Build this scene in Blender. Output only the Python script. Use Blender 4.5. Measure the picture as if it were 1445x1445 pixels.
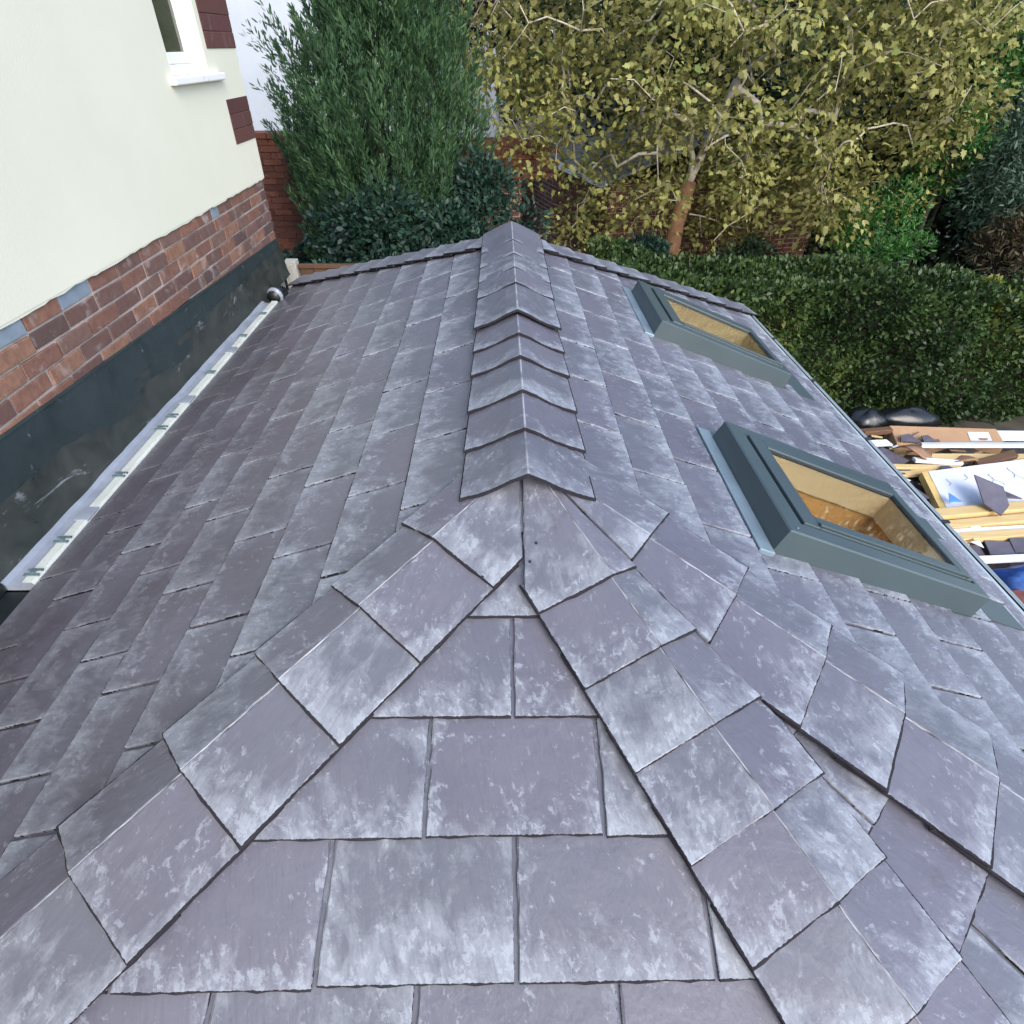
import bpy, math, random
import numpy as np
from math import sin, cos, tan, radians, pi
from mathutils import Vector, Matrix

R = random.Random(7)
NP = np.random.default_rng(11)
scene = bpy.context.scene
for o in list(bpy.data.objects):
    bpy.data.objects.remove(o)
COL = scene.collection

# ------------------------------------------------------------------ camera
F_PX = 842.425
CAM = Vector((-0.0566, -1.2045, 0.803))
yaw, pit, rol = radians(1.1175), radians(38.07), radians(0.335)
fw = Vector((sin(yaw)*cos(pit), cos(yaw)*cos(pit), -sin(pit)))
rt = Vector((cos(yaw), -sin(yaw), 0)); up = rt.cross(fw)
rt2 = rt*cos(rol) + up*sin(rol); up2 = up*cos(rol) - rt*sin(rol)
cd = bpy.data.cameras.new('camera'); cam = bpy.data.objects.new('camera', cd); COL.objects.link(cam)
cd.sensor_width = 36; cd.sensor_fit = 'HORIZONTAL'; cd.lens = 36*F_PX/1445; cd.clip_start = 0.02; cd.clip_end = 500
m3 = Matrix((rt2, up2, -fw)).transposed()
cam.matrix_world = Matrix.Translation(CAM) @ m3.to_4x4()
scene.camera = cam

# ------------------------------------------------------------------ light
w = bpy.data.worlds.new('World'); scene.world = w; w.use_nodes = True
nt = w.node_tree; nt.nodes.clear()
out = nt.nodes.new('ShaderNodeOutputWorld'); bg = nt.nodes.new('ShaderNodeBackground'); sky = nt.nodes.new('ShaderNodeTexSky')
sky.sky_type = 'NISHITA'; sky.sun_disc = False
SUN_EL, SUN_AZ = radians(38), radians(158)     # azimuth measured from +Y towards +X
sky.sun_elevation = SUN_EL; sky.sun_rotation = SUN_AZ
sky.air_density = 1.0; sky.dust_density = 2.0; sky.ozone_density = 1.2
bg.inputs['Strength'].default_value = 0.15
nt.links.new(sky.outputs[0], bg.inputs[0]); nt.links.new(bg.outputs[0], out.inputs[0])
sd = bpy.data.lights.new('sun', 'SUN'); sd.energy = 0.6; sd.angle = radians(40); sd.color = (1.0, 0.98, 0.95)
sun = bpy.data.objects.new('sun', sd); COL.objects.link(sun); sun.location = (0, 0, 20)
sdir = Vector((sin(SUN_AZ)*cos(SUN_EL), cos(SUN_AZ)*cos(SUN_EL), sin(SUN_EL)))
sun.rotation_euler = sdir.to_track_quat('Z', 'Y').to_euler()
vs = scene.view_settings; vs.view_transform = 'Standard'; vs.look = 'None'; vs.exposure = 1.65; vs.gamma = 1.0; vs.use_curve_mapping = False
scene.render.engine = 'CYCLES'

# ------------------------------------------------------------------ helpers
WO = {}     # world origin of every object
def reg(o, origin, parent):
    COL.objects.link(o)
    origin = Vector(origin); WO[o.name] = origin
    if parent is not None:
        o.parent = parent; o.location = origin - WO[parent.name]
    else:
        o.location = origin
    return o
def empty(name, origin, label=None, cat=None, group=None, parent=None):
    o = bpy.data.objects.new(name, None); o.empty_display_size = 0.1
    reg(o, origin, parent)
    return tag(o, label, cat, group)
def tag(o, label=None, cat=None, group=None, kind=None):
    if label: o['label'] = label
    if cat: o['category'] = cat
    if group: o['group'] = group
    if kind: o['kind'] = kind
    return o
class MB:
    def __init__(s): s.v = []; s.f = []; s.uv = []; s.uv2 = []; s.mi = []
    def face(s, idx, uv=None, uv2=None, mi=0):
        s.f.append(tuple(idx)); s.uv.append(uv); s.uv2.append(uv2); s.mi.append(mi)
    def poly(s, pts, mi=0):
        b = len(s.v); s.v += [Vector(p) for p in pts]; s.face(range(b, b+len(pts)), mi=mi)
    def hexa(s, p, mi=0):      # 8 points: bottom 4 ccw, top 4 ccw
        b = len(s.v); s.v += [Vector(q) for q in p]
        for q in ((3,2,1,0),(4,5,6,7),(0,1,5,4),(1,2,6,5),(2,3,7,6),(3,0,4,7)): s.face([b+i for i in q], mi=mi)
    def box(s, x0, x1, y0, y1, z0, z1, mi=0):
        s.hexa([(x0,y0,z0),(x1,y0,z0),(x1,y1,z0),(x0,y1,z0),(x0,y0,z1),(x1,y0,z1),(x1,y1,z1),(x0,y1,z1)], mi)
    def bar(s, a, b, wd, th, upv=(0,0,1), mi=0):   # rectangular bar from a to b
        a = Vector(a); b = Vector(b); d = (b-a).normalized(); sd_ = d.cross(Vector(upv)).normalized(); u = sd_.cross(d)
        x = sd_*wd/2; y = u*th/2
        s.hexa([a-x-y, a+x-y, b+x-y, b-x-y, a-x+y, a+x+y, b+x+y, b-x+y], mi)
    def tube(s, pts, rads, n=7, mi=0, cap=True):
        pts = [Vector(p) for p in pts]; b = len(s.v); prev = None
        for i, p in enumerate(pts):
            d = (pts[min(i+1, len(pts)-1)] - pts[max(i-1, 0)]).normalized()
            if prev is None:
                q = d.cross(Vector((0.3, 0.9, 0.1)));
                if q.length < 1e-3: q = d.cross(Vector((1, 0, 0)))
                q.normalize()
            else:
                q = (prev - d*prev.dot(d)).normalized()
            prev = q; r2 = d.cross(q)
            for k in range(n):
                a = 2*pi*k/n; s.v.append(p + (q*cos(a) + r2*sin(a))*rads[i])
        for i in range(len(pts)-1):
            for k in range(n):
                s.face([b+i*n+k, b+i*n+(k+1) % n, b+(i+1)*n+(k+1) % n, b+(i+1)*n+k], mi=mi)
        if cap:
            s.face([b+k for k in range(n)][::-1], mi=mi); s.face([b+(len(pts)-1)*n+k for k in range(n)], mi=mi)
    def build(s, name, mats, parent=None, origin=None, smooth=False, bevel=0):
        if origin is None:
            c = Vector((0,0,0))
            for q in s.v: c += q
            origin = c/max(1, len(s.v))
        origin = Vector(origin)
        me = bpy.data.meshes.new(name)
        me.from_pydata([tuple(q-origin) for q in s.v], [], s.f)
        if any(u is not None for u in s.uv):
            l1 = me.uv_layers.new(name='UVMap'); l2 = me.uv_layers.new(name='UV2')
            k = 0
            for i, f in enumerate(s.f):
                for j in range(len(f)):
                    if s.uv[i] is not None:
                        l1.data[k].uv = s.uv[i][j]; l2.data[k].uv = s.uv2[i] if s.uv2[i] else (1, 0)
                    k += 1
        if not isinstance(mats, (list, tuple)): mats = [mats]
        for m in mats: me.materials.append(m)
        if len(mats) > 1: me.polygons.foreach_set('material_index', s.mi)
        if smooth: me.polygons.foreach_set('use_smooth', [True]*len(me.polygons))
        me.update()
        o = bpy.data.objects.new(name, me)
        if bevel:
            b = o.modifiers.new('bevel', 'BEVEL'); b.width = bevel; b.segments = 2; b.limit_method = 'ANGLE'; b.angle_limit = radians(40)
        return reg(o, origin, parent)

# ------------------------------------------------------------------ node materials
class NT:
    def __init__(s, name):
        s.m = bpy.data.materials.new(name); s.m.use_nodes = True; s.t = s.m.node_tree; s.t.nodes.clear()
        s.out = s.n('ShaderNodeOutputMaterial'); s.p = s.n('ShaderNodeBsdfPrincipled'); s.l(s.p.outputs[0], s.out.inputs[0])
    def n(s, t, **k):
        x = s.t.nodes.new(t)
        for a, b in k.items(): setattr(x, a, b)
        return x
    def l(s, a, b): s.t.links.new(a, b)
    def put(s, sock, val):
        if hasattr(val, 'is_linked') or isinstance(val, bpy.types.NodeSocket): s.l(val, sock)
        else: sock.default_value = val
    def math(s, op, a, b=0.0, c=None, clamp=False):
        x = s.n('ShaderNodeMath', operation=op, use_clamp=clamp); s.put(x.inputs[0], a); s.put(x.inputs[1], b)
        if c is not None: s.put(x.inputs[2], c)
        return x.outputs[0]
    def noise(s, vec, scale, detail=4, rough=0.55, dist=0.0):
        x = s.n('ShaderNodeTexNoise'); x.inputs['Scale'].default_value = scale; x.inputs['Detail'].default_value = detail
        x.inputs['Roughness'].default_value = rough; x.inputs['Distortion'].default_value = dist
        if vec is not None: s.l(vec, x.inputs['Vector'])
        return x.outputs['Fac']
    def ramp(s, fac, stops):
        x = s.n('ShaderNodeValToRGB'); e = x.color_ramp.elements
        while len(e) < len(stops): e.new(0.5)
        for i, (p, c) in enumerate(stops):
            e[i].position = p; e[i].color = (c, c, c, 1) if isinstance(c, (int, float)) else (*c, 1)
        s.put(x.inputs[0], fac); return x.outputs[0]
    def mix(s, fac, a, b, mode='MIX'):
        x = s.n('ShaderNodeMix', data_type='RGBA', blend_type=mode); s.put(x.inputs[0], fac)
        s.put(x.inputs[6], (*a, 1) if isinstance(a, tuple) and len(a) == 3 else a); s.put(x.inputs[7], (*b, 1) if isinstance(b, tuple) and len(b) == 3 else b)
        return x.outputs[2]
    def map(s, val, a, b, c=0.0, d=1.0):
        x = s.n('ShaderNodeMapRange'); s.put(x.inputs[0], val); x.inputs[1].default_value = a; x.inputs[2].default_value = b
        x.inputs[3].default_value = c; x.inputs[4].default_value = d; return x.outputs[0]
    def pos(s): return s.n('ShaderNodeNewGeometry').outputs['Position']
    def objco(s): return s.n('ShaderNodeTexCoord').outputs['Object']
    def rnd(s): return s.n('ShaderNodeObjectInfo').outputs['Random']
    def vmul(s, v, k):
        x = s.n('ShaderNodeVectorMath', operation='MULTIPLY'); s.l(v, x.inputs[0]); x.inputs[1].default_value = k; return x.outputs[0]
    def vadd(s, v, k):
        x = s.n('ShaderNodeVectorMath', operation='ADD'); s.l(v, x.inputs[0]); s.put(x.inputs[1], k); return x.outputs[0]
    def comb(s, x_, y_, z_):
        x = s.n('ShaderNodeCombineXYZ'); s.put(x.inputs[0], x_); s.put(x.inputs[1], y_); s.put(x.inputs[2], z_); return x.outputs[0]
    def bump(s, h, strength=0.3, dist=0.01):
        x = s.n('ShaderNodeBump'); x.inputs['Strength'].default_value = strength; x.inputs['Distance'].default_value = dist
        s.l(h, x.inputs['Height']); s.l(x.outputs[0], s.p.inputs['Normal'])
    def fin(s, col=None, rough=None, metal=None, spec=None):
        if col is not None: s.put(s.p.inputs['Base Color'], (*col, 1) if isinstance(col, tuple) and len(col) == 3 else col)
        if rough is not None: s.put(s.p.inputs['Roughness'], rough)
        if metal is not None: s.put(s.p.inputs['Metallic'], metal)
        if spec is not None: s.put(s.p.inputs['Specular IOR Level'], spec)
        return s.m

def mat_slate():
    t = NT('slate_tile')
    uv = t.n('ShaderNodeUVMap', uv_map='UVMap').outputs[0]; uv2 = t.n('ShaderNodeUVMap', uv_map='UV2').outputs[0]
    s1 = t.n('ShaderNodeSeparateXYZ'); t.l(uv, s1.inputs[0]); s2 = t.n('ShaderNodeSeparateXYZ'); t.l(uv2, s2.inputs[0])
    u, v, W, rd = s1.outputs[0], s1.outputs[1], s2.outputs[0], s2.outputs[1]
    off = t.comb(t.math('MULTIPLY', rd, 37.0), t.math('MULTIPLY', rd, 91.0), t.math('MULTIPLY', rd, 13.0))
    # streaks run down the tile, a little slanted
    us = t.math('ADD', u, t.math('MULTIPLY', v, 0.25))
    st = t.vadd(t.comb(us, t.math('MULTIPLY', v, 0.30), 0.0), off)
    ro = t.vadd(t.comb(u, v, 0.0), off)
    streak = t.noise(st, 75, 5, 0.62)
    broad = t.noise(ro, 11, 4, 0.6, 0.4)
    med = t.noise(t.vadd(t.comb(us, t.math('MULTIPLY', v, 0.72), 0.0), off), 27, 6, 0.66, 0.5)
    edge = t.math('MINIMUM', u, t.math('SUBTRACT', W, u))
    eside = t.map(edge, 0.0, 0.040, 1.0, 0.0)
    etail = t.map(v, 0.0, 0.11, 1.0, 0.0)
    ez = t.math('ADD', t.math('MULTIPLY', eside, 0.13), t.math('MULTIPLY', etail, 0.19))
    score = t.math('ADD', t.math('ADD', t.math('MULTIPLY', med, 0.62), t.math('MULTIPLY', broad, 0.42)), ez)
    score = t.math('ADD', score, t.math('MULTIPLY', t.math('SUBTRACT', streak, 0.5), 0.22))
    score = t.math('ADD', score, t.math('MULTIPLY', t.math('SUBTRACT', t.noise(ro, 200, 5, 0.75), 0.5), 0.20))
    score = t.math('ADD', score, t.math('MULTIPLY', t.math('SUBTRACT', rd, 0.5), 0.16))
    bloom = t.map(score, 0.56, 0.80)
    pn = t.noise(t.pos(), 2.2, 4, 0.6)
    base = t.mix(t.ramp(pn, [(0.35, 0.0), (0.65, 1.0)]), (0.094, 0.093, 0.120), (0.124, 0.119, 0.151))
    base = t.mix(t.math('MULTIPLY', rd, 0.55), base, (0.092, 0.106, 0.124))
    col = t.mix(t.math('MULTIPLY', bloom, 0.60), base, (0.28, 0.305, 0.345))
    # crisp chalky speckle towards the tail and sides, and fine riven grain
    ck = t.math('ADD', t.noise(t.vadd(t.comb(us, t.math('MULTIPLY', v, 0.8), 0.3), off), 60, 8, 0.72, 0.3), t.math('ADD', t.math('MULTIPLY', ez, 0.42), t.math('MULTIPLY', t.math('SUBTRACT', broad, 0.5), 0.30)))
    chalk = t.map(ck, 0.60, 0.655)
    col = t.mix(t.math('MULTIPLY', chalk, 0.36), col, (0.37, 0.405, 0.45))
    grain = t.noise(t.vadd(t.comb(us, t.math('MULTIPLY', v, 0.10), 0.7), off), 190, 3, 0.6)
    col = t.mix(t.map(grain, 0.50, 0.75, 0.0, 0.30), col, (0.060, 0.056, 0.074))
    # damp brownish patches
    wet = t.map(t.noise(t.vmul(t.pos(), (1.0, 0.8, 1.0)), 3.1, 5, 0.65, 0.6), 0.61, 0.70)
    # house shade and reflection painted into the colour beside the valley gutter
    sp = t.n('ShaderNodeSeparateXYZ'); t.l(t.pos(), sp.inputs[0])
    wall_shade = t.map(t.math('ADD', sp.outputs[0], t.math('MULTIPLY', t.math('SUBTRACT', pn, 0.5), 1.6)), -1.5, -0.55, 1.0, 0.0)
    wet_and_shade = t.math('MAXIMUM', t.math('MULTIPLY', wet, t.map(med, 0.35, 0.6)), t.math('MULTIPLY', wall_shade, t.map(broad, 0.3, 0.6, 0.5, 1.0)))
    col = t.mix(t.math('MULTIPLY', wet_and_shade, 0.7), col, (0.066, 0.054, 0.060))
    # worn pale arris on the bent crease of ridge and hip tiles
    cr = t.map(t.math('ABSOLUTE', t.math('SUBTRACT', u, 1.0)), 0.0005, 0.0020, 1.0, 0.0)
    col = t.mix(t.math('MULTIPLY', cr, t.map(t.noise(ro, 14, 3), 0.3, 0.55)), col, (0.36, 0.36, 0.39))
    # raw dark arris all round the riven edge, blackened to paint in the tail shadows
    rag = t.math('ADD', t.math('MULTIPLY', t.noise(ro, 130, 3, 0.6), 0.0050), 0.0022)
    arris_shade = t.math('LESS_THAN', t.math('MINIMUM', t.math('ABSOLUTE', v), t.math('ABSOLUTE', edge)), t.math('SUBTRACT', rag, 0.0012))
    col = t.mix(t.math('MULTIPLY', arris_shade, 0.95), col, (0.014, 0.012, 0.016))
    rough = t.math('ADD', t.map(med, 0.25, 0.75, 0.36, 0.54), t.math('MULTIPLY', bloom, 0.10))
    rough = t.math('ADD', t.math('SUBTRACT', rough, t.math('MULTIPLY', wet_and_shade, 0.10)), t.math('MULTIPLY', arris_shade, 0.4))
    t.bump(t.math('ADD', t.math('ADD', t.math('MULTIPLY', streak, 0.5), t.math('MULTIPLY', med, 0.8)), t.math('MULTIPLY', broad, 1.6)), 0.28, 0.006)
    return t.fin(col, rough, spec=t.math('SUBTRACT', 0.55, t.math('MULTIPLY', arris_shade, 0.45)))

def mat_plain(name, col, rough=0.5, metal=0.0, var=0.12, scale=8.0, bump=0.0, bscale=60.0, spec=0.5, obj_rand=0.0, stretch=(1, 1, 1)):
    t = NT(name)
    p = t.vmul(t.objco(), stretch)
    n = t.noise(p, scale, 5, 0.6)
    dk = tuple(c*(1-var) for c in col); lt = tuple(min(1, c*(1+var)) for c in col)
    c = t.mix(t.ramp(n, [(0.3, 0.0), (0.7, 1.0)]), dk, lt)
    if obj_rand:
        c = t.mix(t.math('MULTIPLY', t.rnd(), obj_rand), c, tuple(x*0.35 for x in col))
    if bump: t.bump(t.noise(p, bscale, 4, 0.6), bump, 0.004)
    return t.fin(c, t.map(n, 0.3, 0.7, max(0.02, rough-0.06), min(1, rough+0.06)), metal, spec)

def mat_wood(name, a, b, rough=0.55, axis=0):
    t = NT(name)
    p = t.vadd(t.objco(), t.comb(t.math('MULTIPLY', t.rnd(), 9.0), t.math('MULTIPLY', t.rnd(), 5.0), 0.0))
    k = [14, 14, 14]; k[axis] = 0.8
    g = t.noise(t.vmul(p, tuple(k)), 4.0, 5, 0.6, 0.8)
    c = t.mix(t.ramp(g, [(0.3, 0.0), (0.7, 1.0)]), a, b)
    c = t.mix(t.math('MULTIPLY', t.rnd(), 0.35), c, tuple(x*0.6 for x in a))
    t.bump(g, 0.15, 0.003)
    return t.fin(c, rough)

def mat_brick(name, cols, smear=0.5):
    t = NT(name)
    r = t.rnd()
    st = [(i/len(cols), c) for i, c in enumerate(cols)]
    x = t.n('ShaderNodeValToRGB'); x.color_ramp.interpolation = 'CONSTANT'; e = x.color_ramp.elements
    while len(e) < len(st): e.new(0.5)
    for i, (p, c) in enumerate(st): e[i].position = p; e[i].color = (*c, 1)
    t.l(r, x.inputs[0])
    off = t.comb(t.math('MULTIPLY', r, 31.0), t.math('MULTIPLY', r, 17.0), 0.0)
    p = t.vadd(t.objco(), off)
    n = t.noise(p, 28, 6, 0.65); n2 = t.noise(p, 9, 4, 0.6, 0.5)
    c = t.mix(t.ramp(n, [(0.35, 0.0), (0.7, 0.6)]), x.outputs[0], (0.10, 0.045, 0.035))
    c = t.mix(t.math('MULTIPLY', t.map(n2, 0.58, 0.72), smear), c, (0.42, 0.38, 0.36))
    t.bump(n, 0.5, 0.004)
    return t.fin(c, 0.85, spec=0.25)

def mat_leaf(name, stops, rough=0.5, trans=0.25, spec=0.35):
    t = NT(name)
    a = t.n('ShaderNodeAttribute', attribute_name='rnd')
    c = t.ramp(a.outputs['Fac'], stops)
    t.put(t.p.inputs['Base Color'], c); t.p.inputs['Roughness'].default_value = rough; t.p.inputs['Specular IOR Level'].default_value = spec
    tr = t.n('ShaderNodeBsdfTranslucent'); t.l(c, tr.inputs[0])
    mx = t.n('ShaderNodeMixShader'); mx.inputs[0].default_value = trans
    t.l(t.p.outputs[0], mx.inputs[1]); t.l(tr.outputs[0], mx.inputs[2]); t.l(mx.outputs[0], t.out.inputs[0])
    return t.m

def mat_glass():
    t = NT('window_glass'); t.t.nodes.remove(t.p)
    lw = t.n('ShaderNodeLayerWeight'); lw.inputs[0].default_value = 0.5; frv = t.math('ADD', t.math('MULTIPLY', t.math('POWER', lw.outputs['Facing'], 4.5), 0.85), 0.045)
    tr = t.n('ShaderNodeBsdfTransparent'); tr.inputs[0].default_value = (0.96, 0.97, 0.95, 1)
    gl = t.n('ShaderNodeBsdfGlossy'); gl.inputs['Roughness'].default_value = 0.03
    n = t.noise(t.pos(), 5, 3); b = t.n('ShaderNodeBump'); b.inputs['Strength'].default_value = 0.04; b.inputs['Distance'].default_value = 0.01
    t.l(n, b.inputs['Height']); t.l(b.outputs[0], gl.inputs['Normal'])
    mx = t.n('ShaderNodeMixShader'); t.l(frv, mx.inputs[0]); t.l(tr.outputs[0], mx.inputs[1]); t.l(gl.outputs[0], mx.inputs[2]); t.l(mx.outputs[0], t.out.inputs[0])
    return t.m

def mat_render():
    t = NT('cream_render'); p = t.pos()
    n = t.noise(p, 1.3, 5, 0.6); f = t.noise(p, 140, 3, 0.6)
    c = t.mix(t.ramp(n, [(0.3, 0.0), (0.75, 1.0)]), (0.62, 0.62, 0.51), (0.67, 0.67, 0.555))
    t.bump(f, 0.25, 0.003)
    return t.fin(c, 0.85, spec=0.25)

def mat_lead():
    t = NT('lead_sheet'); p = t.pos()
    n = t.noise(p, 4, 6, 0.65, 0.6); f = t.noise(p, 16, 5, 0.6, 0.8)
    c = t.mix(t.ramp(n, [(0.3, 0.0), (0.7, 1.0)]), (0.018, 0.028, 0.030), (0.034, 0.048, 0.051))
    c = t.mix(t.map(f, 0.66, 0.76), c, (0.14, 0.17, 0.18))
    t.bump(n, 0.35, 0.015)
    return t.fin(c, t.map(f, 0.3, 0.7, 0.30, 0.50))
def mat_membrane():
    t = NT('rubber_membrane'); p = t.pos()
    n = t.noise(p, 6, 6, 0.65, 0.8)
    c = t.mix(t.ramp(n, [(0.3, 0.0), (0.7, 1.0)]), (0.020, 0.026, 0.024), (0.055, 0.062, 0.055))
    # smears of silver sealant
    sp = t.map(t.noise(t.vmul(p, (1, 0.55, 1.4)), 5.5, 5, 0.7, 1.0), 0.60, 0.70)
    c = t.mix(sp, c, (0.24, 0.27, 0.28))
    t.bump(t.noise(p, 5, 3, 0.5), 0.5, 0.02)
    return t.fin(c, t.map(n, 0.3, 0.7, 0.25, 0.5))

M = {}
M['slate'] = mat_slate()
M['deck'] = mat_plain('lower_slate_layer', (0.06, 0.056, 0.07), 0.5)
M['frame'] = mat_plain('slate_grey_aluminium', (0.046, 0.068, 0.077), 0.38, 0.0, 0.05, 3, 0.05, 200)
M['frame_lt'] = mat_plain('pale_flashing_metal', (0.20, 0.27, 0.32), 0.38, 0.3, 0.15, 6)
M['gap'] = mat_plain('black_rubber_seal', (0.012, 0.014, 0.015), 0.6)
M['glass'] = mat_glass()
M['pine'] = mat_wood('pine_lining', (0.62, 0.47, 0.27), (0.70, 0.55, 0.34))
M['pine2'] = mat_wood('orange_boards', (0.56, 0.30, 0.10), (0.66, 0.38, 0.15), axis=1)
M['render'] = mat_render()
M['mortar'] = mat_plain('mortar', (0.36, 0.32, 0.29), 0.9, 0, 0.2, 12, 0.4, 120)
M['brick'] = mat_brick('house_brick', [(0.20,0.105,0.078),(0.24,0.125,0.088),(0.14,0.084,0.072),(0.18,0.112,0.092),(0.27,0.150,0.10),(0.10,0.070,0.066),(0.21,0.112,0.085),(0.15,0.092,0.080)])
M['quoin'] = mat_brick('quoin_brick', [(0.085,0.038,0.036),(0.10,0.045,0.04),(0.075,0.034,0.034),(0.095,0.042,0.045)], 0.12)
M['gbrick'] = mat_brick('garden_brick', [(0.16,0.06,0.038),(0.20,0.075,0.045),(0.13,0.05,0.036),(0.18,0.07,0.05),(0.10,0.042,0.034)], 0.1)
def mat_bricktex():
    t = NT('distant_brickwork'); p = t.pos()
    sp = t.n('ShaderNodeSeparateXYZ'); t.l(p, sp.inputs[0])
    b = t.n('ShaderNodeTexBrick'); b.inputs['Scale'].default_value = 1.0; b.inputs['Brick Width'].default_value = 0.2145; b.inputs['Row Height'].default_value = 0.0645; b.inputs['Mortar Size'].default_value = 0.005
    b.inputs['Color1'].default_value = (0.17, 0.065, 0.042, 1); b.inputs['Color2'].default_value = (0.11, 0.045, 0.034, 1); b.inputs['Mortar'].default_value = (0.32, 0.28, 0.26, 1)
    t.l(t.comb(t.math('ADD', sp.outputs[1], sp.outputs[0]), sp.outputs[2], 0.0), b.inputs['Vector'])
    return t.fin(b.outputs[0], 0.85, spec=0.2)
M['bricktex'] = mat_bricktex()
M['bluegrey'] = mat_plain('blue_grey_paint', (0.20, 0.25, 0.30), 0.6, 0, 0.2, 14)
M['upvc'] = mat_plain('white_upvc', (0.80, 0.81, 0.80), 0.3, 0, 0.03, 4)
M['darkglass'] = mat_plain('dark_window_pane', (0.06, 0.065, 0.045), 0.06, 0, 0.3, 2, spec=0.7)
M['lead'] = mat_lead(); M['membrane'] = mat_membrane()
M['gutterwhite'] = mat_plain('pale_gutter_plastic', (0.24, 0.27, 0.32), 0.35, 0, 0.18, 9, 0.1, 30)
M['guttercream'] = mat_plain('cream_gutter_lip', (0.52, 0.55, 0.50), 0.35, 0, 0.12, 7)
M['clip'] = mat_plain('galvanised_clip', (0.22, 0.30, 0.32), 0.35, 0.6, 0.2, 30)
M['black'] = mat_plain('black_plastic', (0.012, 0.016, 0.017), 0.35)
M['eave'] = mat_plain('eaves_trim_metal', (0.42, 0.47, 0.47), 0.35, 0.3, 0.1, 5)
M['white'] = mat_plain('white_wall_paint', (0.48, 0.52, 0.57), 0.85, 0, 0.06, 2, 0.3, 90)
M['roofgrey'] = mat_plain('old_grey_roof', (0.16, 0.165, 0.17), 0.7, 0, 0.3, 10, 0.3, 40)
M['concrete'] = mat_plain('concrete_post', (0.42, 0.41, 0.36), 0.9, 0, 0.15, 20, 0.3, 90)
M['fence'] = mat_wood('fence_timber', (0.10, 0.055, 0.03), (0.17, 0.09, 0.05))
M['soil'] = mat_plain('garden_soil', (0.055, 0.05, 0.035), 0.95, 0, 0.4, 3, 0.6, 20)
M['bark'] = mat_plain('pale_bark', (0.42, 0.38, 0.31), 0.85, 0, 0.3, 9, 0.4, 40)
M['trunk'] = mat_plain('orange_brown_bark', (0.20, 0.105, 0.055), 0.85, 0, 0.3, 9, 0.5, 40)
M['darkbark'] = mat_plain('dark_bark', (0.03, 0.024, 0.018), 0.9, 0, 0.3, 9)

# ------------------------------------------------------------------ roof frames
AL, AR, AF, AD = radians(21.064), radians(21.651), radians(20.127), radians(18.261); PHI = radians(46.63)
tL, tR, tF, tD = tan(AL), tan(AR), tan(AF), tan(AD)
class Slope:
    def __init__(s, along, down):
        s.a = Vector(along).normalized(); s.d = Vector(down).normalized()
        n = s.a.cross(s.d)
        if n.z < 0: n = -n
        s.n = n.normalized()
    def p(s, a, d, h=0.0): return s.a*a + s.d*d + s.n*h
SL = Slope((0,1,0), (-cos(AL),0,-sin(AL)))
SR = Slope((0,1,0), (cos(AR),0,-sin(AR)))
SF = Slope((1,0,0), (0,-cos(AF),-sin(AF)))
SD = Slope((sin(PHI),cos(PHI),0), (cos(AD)*cos(PHI),-cos(AD)*sin(PHI),-sin(AD)))
hL = Vector((-1, -tL/tF, -tL)).normalized()
_x = (tF - tD*sin(PHI))/(tD*cos(PHI)); h1 = Vector((_x, -1, -tF)).normalized()
_y = (tD*cos(PHI)-tR)/(tD*sin(PHI)); h2 = Vector((1, _y, -tR)).normalized()
YB = 2.12                                   # where the far hips leave the ridge
hBL = Vector((-1, 0.80, -tL)); hBR = Vector((1, 0.458, -tR))
WL, WR = 1.565, 1.5726; ZE = -0.62
GZ = -2.6

def clip(poly, a, b, c):                    # keep a*x + b*y <= c
    out = []
    for i in range(len(poly)):
        p, q = poly[i], poly[(i+1) % len(poly)]
        fp = a*p[0]+b*p[1]-c; fq = a*q[0]+b*q[1]-c
        if fp <= 0: out.append(p)
        if fp*fq < 0:
            t = fp/(fp-fq); out.append((p[0]+(q[0]-p[0])*t, p[1]+(q[1]-p[1])*t))
    return out
def area(poly): return 0.5*sum(poly[i][0]*poly[(i+1) % len(poly)][1]-poly[(i+1) % len(poly)][0]*poly[i][1] for i in range(len(poly)))
def resample(poly, step=0.020):
    o = []
    for i in range(len(poly)):
        p, q = poly[i], poly[(i+1) % len(poly)]; L = math.hypot(q[0]-p[0], q[1]-p[1])
        if L < 1e-4: continue
        n = max(1, int(round(L/step)))
        for k in range(n): o.append((p[0]+(q[0]-p[0])*k/n, p[1]+(q[1]-p[1])*k/n))
    return o
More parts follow.
